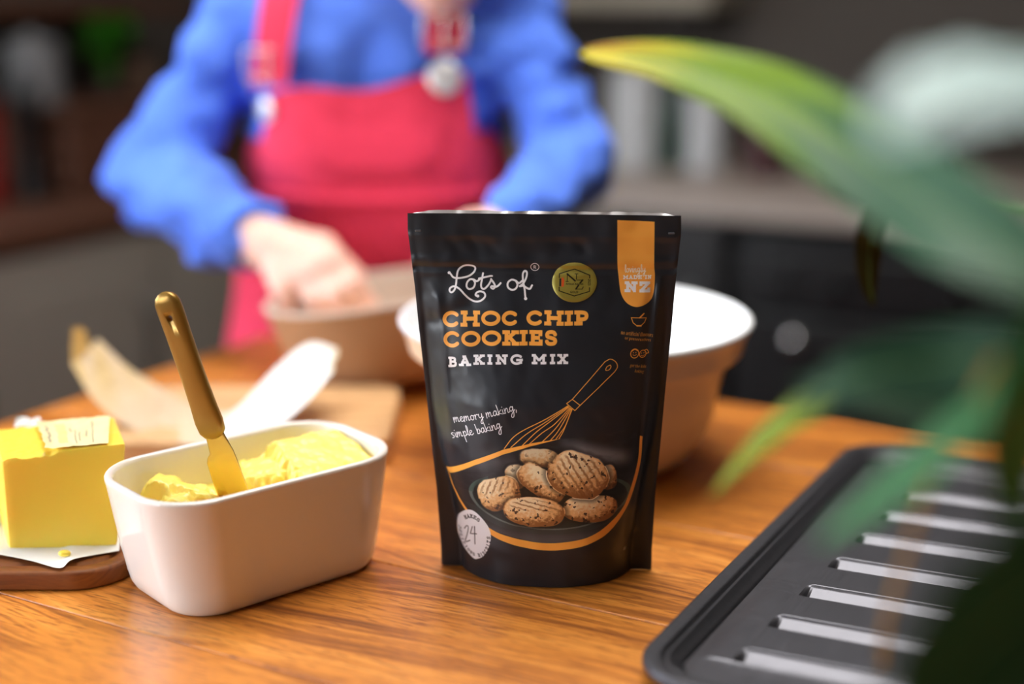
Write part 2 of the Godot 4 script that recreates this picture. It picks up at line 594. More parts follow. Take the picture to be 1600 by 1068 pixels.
func typed(im: Image, text: String, at: Vector2, dir: Vector2, high: float, long: float, c: Color, bold := true) -> void:   # Droid Sans, its outlines filled
	var tm := TextMesh.new()
	var fo := SystemFont.new()
	fo.font_names = PackedStringArray(["Droid Sans"])
	fo.font_weight = 700 if bold else 400
	tm.font = fo
	tm.text = text
	tm.font_size = 48
	tm.depth = 0.0
	tm.horizontal_alignment = HORIZONTAL_ALIGNMENT_LEFT
	if tm.get_surface_count() == 0:
		return
	var arr := tm.surface_get_arrays(0)
	var vv: PackedVector3Array = arr[Mesh.ARRAY_VERTEX]
	var lo := Vector3.ONE * 1e6
	var hi := -lo
	for p in vv:
		lo = lo.min(p)
		hi = hi.max(p)
	var up := Vector2(-dir.y, dir.x)
	var ii: PackedInt32Array = arr[Mesh.ARRAY_INDEX] if arr[Mesh.ARRAY_INDEX] != null else PackedInt32Array(range(vv.size()))
	var k := Vector2(long / (hi.x - lo.x), high / (hi.y - lo.y))
	for t in range(0, ii.size(), 3):
		var q := []
		for e in 3:
			var p := vv[ii[t + e]] - lo
			q.append(at + dir * p.x * k.x + up * p.y * k.y)
		fill(im, q, c)

func pouch_print() -> Image:
	var im := Image.create(int(PW * 2 * PX), int(PH * PX), false, Image.FORMAT_RGB8)
	var black := rgb(36, 39, 45)
	var amber := rgb(255, 176, 74)
	var white := rgb(250, 250, 252)
	im.fill(black)
	# orange tab
	fill(im, pairs([43.7, 237.2, 67.2, 236.2]) + smooth(pairs([67.4, 222, 67.6, 208.7, 68.2, 201.4, 67.6, 191.1, 65.5, 186, 60.6, 183, 55.2, 182.6, 50, 185.5, 46.6, 191.5, 45.1, 201.5, 44.3, 208.7, 44, 222]), 5), amber)
	hand(im, "lovingly", Vector2(49.0, 204.0), Vector2(1, 0.0), 2.4, 1.0, 0.5, rgb(250, 238, 220))
	var x := 48.0
	for ch in "MADE IN":
		var w: float = {"M": 3.3, "I": 1.25, " ": 1.2}.get(ch, 2.55)
		if ch != " ":
			slab(im, ch, Vector2(x, 199.7), Vector2(x + w, 199.7), Vector2(x, 202.2), 0.62, white)
		x += w + 0.35
	slab(im, "N", Vector2(49.0, 191.6), Vector2(57.2, 191.5), Vector2(49.0, 198.4), 1.9, white)
	slab(im, "Z", Vector2(58.2, 191.4), Vector2(65.6, 191.2), Vector2(58.2, 198.3), 1.9, white)
	# script heading
	for s in [[-63.4, 202.6, -62.3, 201.8, -60.1, 199.4, -55.3, 199.3, -50.1, 200.7, -46.8, 203.7, -46.9, 206.2, -50.2, 207.2, -53.8, 206.8, -57.2, 204.2, -58.2, 199.8, -58.6, 195.5, -59.5, 191.9, -61.5, 190, -62.8, 191, -62.3, 192.8, -59.7, 193.9, -56.3, 192.4, -52.9, 188.9, -49.9, 186.2, -46.2, 184.7, -42.5, 185.4, -39.8, 188, -40.4, 190.4, -43, 191.2, -45.2, 190.3, -45.9, 188.7, -44.4, 188],
		[-47.5, 198.3, -46.4, 196.2, -47.4, 193.4, -50, 192.4, -51.7, 193.9, -51.5, 196.4, -49.7, 198.4, -47.2, 198.3, -45.3, 197.4, -43.3, 198.7],
		[-41.3, 202.5, -41.9, 198.8, -42.5, 195.2, -41.9, 193.2, -40.4, 192.8, -38.6, 194.3, -37.2, 196.1, -36, 198.5], [-43.9, 199.1, -40.6, 199.9, -36.9, 200.8, -35.5, 200.9],
		[-36.1, 198.9, -35.4, 197.9, -34.4, 196.7, -33.5, 194.6, -34.6, 193, -36.1, 193.9, -35.3, 194.6, -33.1, 194.2, -31.3, 195.1, -29.9, 196.6],
		[-20.1, 198.1, -19.1, 195.7, -20.3, 193.3, -22.7, 192.7, -25.1, 194.2, -25.2, 197, -23, 198.8, -20.4, 198.3, -18.2, 196.8, -16.1, 198.2],
		[-17.5, 194.9, -15.5, 196.6, -13.7, 199.9, -13.2, 203.2, -14.6, 204.2, -15.8, 202.4, -15.5, 197.8, -14.5, 193, -13.8, 187.1], [-17.5, 194.9, -15.3, 195.2, -13.4, 194.1, -11.2, 193.4, -9.8, 195.5]]:
		line(im, smooth(pairs(s), 6), 1.25, white)
	for q in [[-63.2, 202.4], [-44.6, 188.2], [-13.8, 187.4]]:
		line(im, [Vector2(q[0], q[1]), Vector2(q[0] + 0.2, q[1])], 1.9, white)
	var ring := []
	for k in 33:
		ring.append(Vector2(-8.2, 206.8) + Vector2(cos(TAU * k / 32) * 2.65, sin(TAU * k / 32) * 2.35))
	line(im, ring, 0.4, white)
	typed(im, "R", Vector2(-9.0, 205.6), Vector2(1, 0), 2.3, 1.75, white)
	# title
	var t1 := [["C", -67.4, 167.4, -56.0, 168.3, 10.2], ["H", -55.3, 168.8, -43.0, 169.5, 9.8], ["O", -42.0, 169.9, -29.5, 170.4, 9.5], ["C", -28.8, 170.5, -18.2, 170.8, 9.3], ["C", -13.0, 170.9, -2.3, 171.1, 9.3], ["H", -1.4, 171.3, 10.6, 171.4, 9.2], ["I", 11.1, 171.4, 16.9, 171.5, 9.1], ["P", 17.4, 171.5, 26.4, 171.5, 9.1],
		["C", -66.7, 154.3, -55.4, 155.5, 10.6], ["O", -54.9, 156.1, -42.2, 157.0, 10.0], ["O", -41.5, 157.4, -28.8, 158.1, 9.7], ["K", -28.2, 158.3, -17.5, 158.6, 9.5], ["I", -17.4, 158.7, -11.7, 158.8, 9.5], ["E", -11.0, 158.8, -2.3, 158.9, 9.5], ["S", -1.2, 158.8, 7.1, 158.9, 9.8]]
	for q in t1:
		slab(im, q[0], Vector2(q[1], q[2]), Vector2(q[3], q[4]), Vector2(q[1], q[2] + q[5]), 2.45, amber)
	for q in [["B", -63.6, 141.6, -57.8, 142.4, 7.0], ["A", -56.2, 143.4, -48.4, 144.3, 6.9], ["K", -46.8, 145.1, -39.3, 145.8, 6.5], ["I", -37.8, 146.0, -34.2, 146.2, 6.4], ["N", -32.3, 146.4, -24.6, 146.8, 6.3], ["G", -22.8, 146.6, -14.8, 146.9, 6.6], ["M", -9.2, 147.3, 0.2, 147.5, 6.3], ["I", 2.2, 147.5, 5.9, 147.6, 6.3], ["X", 7.0, 147.6, 14.0, 147.7, 6.3]]:
		slab(im, q[0], Vector2(q[1], q[2]), Vector2(q[3], q[4]), Vector2(q[1], q[2] + q[5]), 1.6, white)
	# small marks on the right
	line(im, pairs([53.6, 175.9, 54.8, 172.7, 56.9, 170.9, 60.1, 170.7, 62.2, 172.5, 63.2, 175.2, 53.6, 175.9]), 0.55, amber)
	line(im, pairs([57.3, 170.5, 60.0, 170.3]), 0.7, amber)
	line(im, pairs([59.0, 175.6, 61.6, 178.0]), 0.9, amber)
	typed(im, "no artificial flavours", Vector2(47.2, 165.6), Vector2(0.988, -0.152), 2.6, 20.6, amber)
	typed(im, "or preservatives", Vector2(49.5, 161.8), Vector2(0.986, -0.165), 2.6, 17.0, amber)
	for q in [[56.2, 152.9, 2.6], [61.4, 152.1, 2.1]]:
		var f := []
		for k in 25:
			f.append(Vector2(q[0], q[1]) + Vector2(cos(TAU * k / 24), sin(TAU * k / 24) * 1.12) * q[2])
		line(im, f, 0.55, amber)
		line(im, pairs([q[0] - 0.9, q[1] + 0.5, q[0] - 0.8, q[1] + 0.6]), 0.6, amber)
		line(im, pairs([q[0] + 0.7, q[1] + 0.5, q[0] + 0.8, q[1] + 0.6]), 0.6, amber)
		line(im, smooth(pairs([q[0] - 1.1, q[1] - 0.7, q[0], q[1] - 1.4, q[0] + 1.1, q[1] - 0.7]), 4), 0.4, amber)
	line(im, smooth(pairs([54.2, 154.6, 56.2, 155.7, 58.2, 154.6]), 4), 0.9, amber)
	line(im, smooth(pairs([62.4, 154.2, 64.0, 154.6, 65.2, 152.6, 63.8, 152.0]), 4), 0.5, amber)
	typed(im, "get the kids", Vector2(53.1, 144.0), Vector2(0.98, -0.19), 2.7, 10.6, amber)
	typed(im, "baking", Vector2(56.2, 140.2), Vector2(0.97, -0.24), 2.7, 6.0, amber)
	# handwriting
	hand(im, "memory making,", Vector2(-59.6, 106.0), Vector2(0.957, 0.29), 3.1, 1.2, 0.5, white)
	hand(im, "simple baking", Vector2(-61.2, 95.2), Vector2(0.945, 0.327), 3.1, 1.18, 0.5, white)
	# whisk
	line(im, pairs([17, 126, 37.3, 148.9]), 0.5, amber)
	line(im, smooth(pairs([37.3, 148.9, 40.8, 150.4, 44.2, 148.4, 45.3, 145.2, 43.5, 142.2]), 5), 0.5, amber)
	line(im, pairs([43.5, 142.2, 22, 122.3, 18.7, 119, 13.4, 123.4, 17, 126, 22, 122.3]), 0.5, amber)
	line(im, smooth(pairs([40.6, 146.7, 38.6, 145.7, 37.9, 143.6, 40.0, 143.8, 41.2, 145.6, 40.6, 146.7]), 4), 0.5, amber)
	for s in [[14.1, 121.9, 1.2, 113.9, -13.9, 105.9, -20.6, 100.9, -26.1, 93.6], [14.5, 121.6, 1.2, 112.2, -12.2, 103.4, -21.9, 94.5], [14.9, 121.3, 4.6, 113.1, -5.4, 105.3, -14.6, 96.1], [15.4, 120.9, 6.3, 110.6, -2.1, 104.5, -10, 97.3], [15.8, 120.5, 11.3, 114, 6.3, 107.2, -1.6, 99], [16.2, 120.3, 12.9, 114, 8, 105.5, 3.5, 100], [16.6, 120, 13, 109.8, 9.7, 104.7, 6.8, 100.6], [17, 119.9, 13.8, 111.5, 11.4, 105.5, 8.9, 101.1]]:
		line(im, smooth(pairs(s), 4), 0.55, amber)
	# the picture of cookies in a dark bowl
	var no := FastNoiseLite.new()
	no.seed = 3
	no.frequency = 0.25
	no.fractal_octaves = 3
	# x, y, rx, ry, turn, groove turn, groove spacing (0: none), softness
	var cookies := [[-3.2, 88.6, 13.1, 6.2, -4.0, 0.0, 0.0, 1.0], [-18.7, 75.8, 7.2, 8.2, 0.0, 0.0, 0.0, 0.9], [40.4, 74.1, 5.8, 8.6, 8.0, 0.0, 0.0, 0.7], [-1.4, 72.0, 17.0, 8.6, -35.0, -35.0, 0.0, 0.2], [-29.9, 63.4, 14.8, 10.8, 25.0, -110.0, 3.6, 0.3], [29.7, 54.4, 17.3, 9.2, -5.0, 0.0, 0.0, 0.0], [-7.1, 52.8, 19.1, 9.6, -2.0, -14.0, 2.9, 0.0], [21.4, 77.2, 18.8, 14.0, -25.0, -58.0, 4.0, 0.0]]
	var picture := func(p: Vector2) -> Color:
		var c := rgb(38, 38, 41)
		# folds of a dark cloth
		var fold := smoothstep(9.0, 0.0, absf(p.y - 96.5 + (p.x - 12.0) * 0.27)) * smoothstep(4.0, 26.0, p.x) * smoothstep(60.0, 48.0, p.x)
		c = c.lerp(rgb(150, 150, 154), fold * 0.75)
		c = c.lerp(rgb(82, 80, 82), smoothstep(7.0, 0.0, absf(p.y - 82.0 + (p.x + 40.0) * -0.2)) * smoothstep(-8.0, -30.0, p.x) * 0.6)
		c = c.lerp(rgb(70, 70, 74), clampf(no.get_noise_2d(p.x * 0.3, p.y * 0.8), 0, 1) * 0.5)
		# dark green plate: rim, well and the table under it
		var e := Vector2((p.x - 3.0) / 53.0, (p.y - 61.0) / 20.0)
		var d := e.length()
		if p.y < 61.0:
			if d > 1.0:
				c = rgb(46, 46, 48).lerp(rgb(78, 79, 82), smoothstep(44.0, 34.0, p.y))
			elif d > 0.955:
				c = rgb(100, 112, 106)
			else:
				c = rgb(38, 46, 44)
			if d > 1.0 and d < 1.16 and p.y < 52.0:
				c = c.lerp(rgb(58, 66, 64), 0.7)
		elif d < 1.0 and d > 0.94 and absf(e.x) > 0.75:
			c = rgb(72, 92, 84)
		elif d < 0.94:
			c = rgb(34, 40, 38)
		for q in cookies:
			var r := Vector2(p.x - q[0], p.y - q[1]).rotated(-deg_to_rad(q[4]))
			var wob := 1.0 + no.get_noise_2d(q[0] + atan2(r.y, r.x) * 3.0, q[1]) * 0.09
			var u := Vector2(r.x / q[2], r.y / q[3]) / wob
			var m := pow(pow(absf(u.x), 2.4) + pow(absf(u.y), 2.4), 1.0 / 2.4)
			if m > 1.06:
				c = c.lerp(rgb(18, 17, 18), smoothstep(1.28, 1.06, m) * 0.45)
				continue
			var hh := sqrt(maxf(0.0, 1.0 - minf(m, 1.0) * minf(m, 1.0)))
			var n := Vector3(u.x * 0.9, u.y * 0.9, hh).normalized()
			n += Vector3(no.get_noise_2d(p.x * 1.3, p.y * 1.3), no.get_noise_2d(p.x * 1.3 + 50.0, p.y * 1.3), 0) * 0.5
			var l := clampf(n.normalized().dot(Vector3(-0.25, 0.62, 0.74)), 0, 1)
			var k := rgb(150, 98, 54).lerp(rgb(238, 186, 124), smoothstep(0.0, 0.5, l)).lerp(rgb(255, 234, 190), smoothstep(0.5, 1.0, l))
			if q[6] > 0.0:
				var gx := Vector2(p.x - q[0], p.y - q[1]).rotated(-deg_to_rad(q[5])).y
				var g := absf(fposmod(gx / q[6] + no.get_noise_2d(p.x, p.y) * 0.2, 1.0) - 0.5) * 2.0
				var inn := smoothstep(0.95, 0.75, m)
				if q[0] < 0.0:
					inn *= smoothstep(-0.05, 0.3, u.y)
				k = k.lerp(rgb(160, 108, 64), smoothstep(0.40, 0.95, g) * inn * 0.8).lerp(rgb(236, 192, 138), smoothstep(0.45, 0.1, g) * inn * 0.25)
			var chip := no.get_noise_2d(p.x * 0.62 + q[0] * 9.0, p.y * 0.62 + q[1] * 5.0)
			k = k.lerp(rgb(48, 32, 26), smoothstep(0.40, 0.47, chip) * (1.0 - q[7] * 0.6) * 0.85)
			var soft: float = 0.03 + q[7] * 0.1
			c = c.lerp(k, smoothstep(1.04, 1.04 - soft, m) * (1.0 - q[7] * 0.12))
		return c
	fill(im, smooth(pairs([-65.5, 69.2, -30, 91, 10.6, 100.9, 36, 103, 60.4, 105.2, 60.9, 98.1, 60.1, 79.7, 55.3, 60.4, 50.3, 48.9, 40.1, 40, 27.4, 34.6, 10.5, 32, -2.3, 31.8, -19.5, 34.8, -34.4, 37.9, -51, 45.6, -60.6, 57.5]), 1), black, picture)
	var outer := smooth(pairs([-66.9, 70.7, -65.3, 67.5, -61.2, 56.6, -52, 44.6, -36.2, 34.6, -21.2, 29.9, -2.3, 27.1, 10.5, 27.3, 27.4, 30.0, 41.9, 36.2, 52, 47.8, 57.1, 59.4, 61.5, 79.2, 62.5, 97.6]), 5)
	var inner := smooth(pairs([-66.2, 70.0, -64.4, 67.2, -60.1, 57.4, -50.8, 46.2, -34.4, 37.9, -19.5, 34.4, -2.3, 32.1, 10.5, 32.4, 27.4, 35, 40.1, 40.9, 49.8, 49.6, 54.8, 60.6, 59.6, 79.9, 60.7, 98.1]), 5)
	inner.reverse()
	fill(im, outer + inner, amber)
	fill(im, pairs([-66.9, 70.7, -46, 83.5, -26.5, 93.0, -8, 98, 10.6, 101.2, -10, 95.6, -27, 89.6, -46, 79.8, -64.1, 67.8]), amber)
	# round white badge
	var bc := Vector2(-47.2, 30.0)
	var bd := smooth(pairs([-46.7, 47.2, -41.4, 44.3, -36.6, 38.9, -35.0, 33.0, -36.3, 25.4, -40.0, 17.6, -44.8, 13.2, -47.6, 12.4, -52.0, 14.4, -56.2, 18.0, -59.4, 24.0, -60.0, 31.0, -58.6, 38.4, -55.4, 43.2, -51.4, 46.4]), 5, true)
	fill(im, bd, rgb(246, 247, 250))
	slab_arc(im, "MAKES", bc, Vector2(9.4, 13.0), 128.0, 68.0, false, 2.6, 2.2, 0.5, rgb(20, 20, 22))
	slab_arc(im, "DELICIOUS BISCUITS", bc, Vector2(10.6, 14.4), 183.0, 366.0, true, 2.4, 1.65, 0.42, rgb(20, 20, 22))
	line(im, smooth(pairs([-54.0, 31.2, -52.3, 34.2, -51.0, 33.8, -51.8, 28.5, -53.6, 21.6, -49.9, 24.6]), 5), 0.55, rgb(24, 24, 26))
	line(im, pairs([-48.0, 35.6, -49.6, 29.8, -45.0, 31.6]), 0.55, rgb(24, 24, 26))
	line(im, pairs([-46.4, 36.4, -46.3, 23.6]), 0.6, rgb(24, 24, 26))
	typed(im, "g", Vector2(51.4, 18.4), Vector2(0.98, -0.17), 2.2, 1.6, white)
	return im

func medal_print() -> Image:   # drawn on the same canvas scale round the middle of the foot, 30 mm across
	var im := Image.create(int(PW * 2 * PX), int(60 * PX), false, Image.FORMAT_RGB8)
	im.fill(rgb(158, 146, 62))
	var o := Vector2(0, PH - 30.0)
	var k := rgb(26, 22, 12)
	for s in [[-9.6, 3.2, -9.6, 6.0, 0, 9.3, 9.6, 5.2, 9.6, 3.0], [-9.6, -3.4, -9.6, -6.0, 0, -9.6, 9.6, -6.4, 9.6, -3.8]]:
		line(im, pairs(s, o), 0.6, k)
	fill(im, pairs([-9.6, 2.6, -8.4, 2.6, -8.4, -2.8, -9.6, -2.8], o), rgb(40, 40, 30))
	fill(im, pairs([-8.2, 3.4, -7.0, 3.2, -6.4, 1.2, -6.8, -3.0, -8.2, -3.2], o), rgb(232, 96, 40))
	line(im, pairs([-4.6, 6.0, 0.4, 1.2], o), 1.0, k)
	line(im, pairs([-4.6, 6.0, -4.6, 0.6], o), 0.4, k)
	line(im, pairs([1.2, 6.0, 1.2, 2.4], o), 0.45, k)
	line(im, pairs([0.2, 6.1, 2.2, 6.1], o), 0.4, k)
	line(im, pairs([-5.4, 0.6, -3.8, 0.6], o), 0.4, k)
	line(im, pairs([1.4, 1.7, 5.2, 1.7], o), 0.4, k)
	line(im, pairs([5.2, 1.7, 3.6, -0.4], o), 0.95, k)
	line(im, pairs([2.6, -2.0, 1.0, -4.6], o), 0.95, k)
	line(im, pairs([1.0, -4.7, 5.0, -4.7, 5.6, -3.2], o), 0.45, k)
	typed(im, "Artisan Awards", o + Vector2(-5.4, -1.7), Vector2(1, 0), 1.4, 11.0, k)
	typed(im, "GOLD", o + Vector2(-2.6, -7.6), Vector2(1, 0), 1.6, 5.0, k)
	typed(im, "2023", o + Vector2(8.6, 2.4), Vector2(0, -1), 1.7, 4.6, k)
	return im


# ---------------------------------------------------------------- builders
const POUCH_H := 0.2395

func pouch_half(t: float) -> float:
	return table_of([0, 0.0709, 0.06, 0.0709, 0.23, 0.0728, 0.36, 0.0755, 0.53, 0.0785, 0.68, 0.0815, 0.8, 0.0835, 0.89, 0.0855, 0.955, 0.087, 1.0, 0.0868], t)

func pouch_front(x: float, y: float) -> float:
	var t := y / POUCH_H
	var b := table_of([0, 0.033, 0.1, 0.036, 0.3, 0.034, 0.5, 0.028, 0.7, 0.016, 0.84, 0.005, 0.9, 0.003, 1, 0.0015], t)
	var q := absf(x + 0.003 * t) / pouch_half(t) / (0.8 + 0.14 * smoothstep(0, 0.5, t))
	return b * pow(maxf(0.0, 1.0 - pow(minf(q, 1.0), 2.6)), 0.8)

func make_pouch() -> void:
	var o := thing("baking_mix_pouch", "upright black pouch of choc chip cookie baking mix, the tallest thing standing on the table", "pouch", Vector3(0.0230, 0.9, -0.8957), deg_to_rad(-3.6))
	var wr := FastNoiseLite.new()
	wr.seed = 11
	wr.frequency = 1.0
	wr.fractal_octaves = 2
	var tex := ImageTexture.create_from_image(pouch_print())
	var skin := mat(Color.WHITE, 0.36, 0.0, {"albedo_texture": tex, "texture_repeat": false, "metallic_specular": 0.5})
	var plain := mat(rgb(33, 35, 40), 0.34, 0.0, {"metallic_specular": 0.5})
	var seg := func(p: Vector2, a: Vector2, b: Vector2) -> float:
		var t := clampf((p - a).dot(b - a) / (b - a).length_squared(), 0, 1)
		return p.distance_to(a + (b - a) * t)
	var relief := func(x: float, y: float) -> float:
		var t := y / POUCH_H
		var edge := 1.0 - smoothstep(0.93, 1.0, absf(x + 0.003 * t) / pouch_half(t))
		var z := wr.get_noise_2d(x * 28.0, y * 16.0) * 0.0011 * edge * (1.0 - 0.6 * smoothstep(0.05, 0.3, t) * smoothstep(0.8, 0.5, t))
		z += wr.get_noise_2d(x * 70.0 + y * 30.0, y * 50.0) * 0.0003 * edge
		# the zip: two fine ridges in a shallow channel
		for k in [[0.2115, 0.0011, 0.0008], [0.2085, 0.0011, 0.0008], [0.2025, 0.0012, 0.0007], [0.2262, 0.0018, 0.0005]]:
			z += k[2] * exp(-pow((y - k[0] + wr.get_noise_2d(x * 20.0, 5.0) * 0.0007) / k[1], 2.0))
		z -= 0.0011 * exp(-pow((y - 0.2055) / 0.0022, 2.0))
		# dents of the seal above the zip
		for k in [[-0.046, 0.220, 0.0045], [-0.037, 0.219, 0.004], [0.012, 0.221, 0.007], [0.022, 0.219, 0.004], [-0.06, 0.22, 0.004]]:
			z -= 0.0012 * exp(-pow((x - k[0] - (y - 0.22) * -0.5) / k[2], 2.0)) * exp(-pow((y - k[1]) / 0.005, 2.0))
		# the long fold on the right and a shorter one on the left
		var p := Vector2(x, y)
		z += 0.0016 * exp(-pow(seg.call(p, Vector2(0.0712, 0.2), Vector2(0.0585, 0.03)) / 0.0022, 2.0)) * smoothstep(0.21, 0.19, y)
		z -= 0.0010 * exp(-pow(seg.call(p, Vector2(0.0672, 0.196), Vector2(0.0545, 0.028)) / 0.003, 2.0)) * smoothstep(0.21, 0.19, y)
		z += 0.0012 * exp(-pow(seg.call(p, Vector2(-0.0705, 0.186), Vector2(-0.061, 0.09)) / 0.003, 2.0))
		z -= 0.0014 * exp(-pow(seg.call(p, Vector2(-0.073, 0.17), Vector2(-0.05, 0.183)) / 0.005, 2.0))
		z -= 0.0010 * exp(-pow(seg.call(p, Vector2(-0.06, 0.14), Vector2(-0.064, 0.10)) / 0.006, 2.0))
		return z
	var f := MB.new()
	var front := func(s: float, t: float) -> Vector3:
		var x := lerpf(-1, 1, s) * pouch_half(t) - 0.003 * t
		var y := t * POUCH_H + 0.0004
		if absf(s - 0.5) < 0.499:
			return Vector3(x, y, pouch_front(x, y) + 0.0006 + relief.call(x, y))
		return Vector3(x, y, 0.0002)
	f.grid(front, 110, 150)
	for k in f.v.size():
		f.uv[k] = Vector2((f.v[k].x * 1000 + PW) / (PW * 2), (PH - f.v[k].y * 1000) / PH)
	part("front_panel", f, skin, o, "glossy black front with orange and white print")
	var b := MB.new()
	b.grid(func(s: float, t: float) -> Vector3:
		var x := lerpf(-1, 1, s) * pouch_half(t) - 0.003 * t
		return Vector3(x, t * POUCH_H + 0.0004, -pouch_front(x, t * POUCH_H) * 0.95 - 0.0004), 60, 50, false, true)
	part("back_panel", b, plain, o)
	var g := MB.new()
	g.grid(func(s: float, t: float) -> Vector3:
		var x := lerpf(-1, 1, s) * pouch_half(0.0)
		var z := lerpf(-pouch_front(x, 0) * 0.95, pouch_front(x, 0), t)
		return Vector3(x, 0.0006 + 0.008 * sin(PI * t) * (1.0 - pow(absf(s * 2 - 1), 3.0)), z), 40, 10)
	part("bottom_gusset", g, plain, o)
	# foil of the torn top edge
	var e := MB.new()
	e.grid(func(s: float, t: float) -> Vector3:
		var x := lerpf(-0.0868, 0.0858, s) - 0.003
		var ends := minf(1.0, minf(s, 1.0 - s) * 14.0)
		return Vector3(x, 0.2375 + t * (0.0038 + 0.0005 * wr.get_noise_2d(x * 40.0, 3.0)) * (0.3 + 0.7 * ends), -0.0014 + 0.0004 * wr.get_noise_2d(x * 50.0, 8.0) - t * (0.0032 + 0.0022 * wr.get_noise_2d(x * 55.0, 14.0))), 120, 3)
	part("foil_edge", e, mat(rgb(228, 228, 232), 0.32, 1.0), o, "silver foil showing along the torn top edge")
	var e2 := MB.new()
	for x in [-0.083, 0.078]:
		e2.box(Vector3(0.004, 0.0012, 0.0012), Vector3(x, 0.2290, 0.0016), 0.0004)
	part("tear_notch", e2, mat(rgb(90, 90, 94), 0.5), o)
	# round gold sticker, laid on the front
	var st := MB.new()
	var mc := Vector2(0.0172, 0.198)
	st.grid(func(s: float, t: float) -> Vector3:
		var r := 0.0002 + t * 0.0140
		var a := s * TAU
		var x := mc.x + cos(a) * r
		var y := mc.y + sin(a) * r * 0.865
		var lift := 0.0011 if t < 0.9 else 0.0011 - (t - 0.9) * 0.006
		return Vector3(x, y, pouch_front(x, y) + lift + 0.0006 + relief.call(x, y)), 48, 10, true)
	for k in st.v.size():
		st.uv[k] = Vector2(((st.v[k].x - mc.x) * 1000 + PW) / (PW * 2), 0.5 - (st.v[k].y - mc.y) / 0.865 * 1000 / 60.0)
	part("gold_sticker", st, mat(Color.WHITE, 0.38, 0.35, {"albedo_texture": ImageTexture.create_from_image(medal_print())}), o, "round gold award sticker with a dark hexagon")

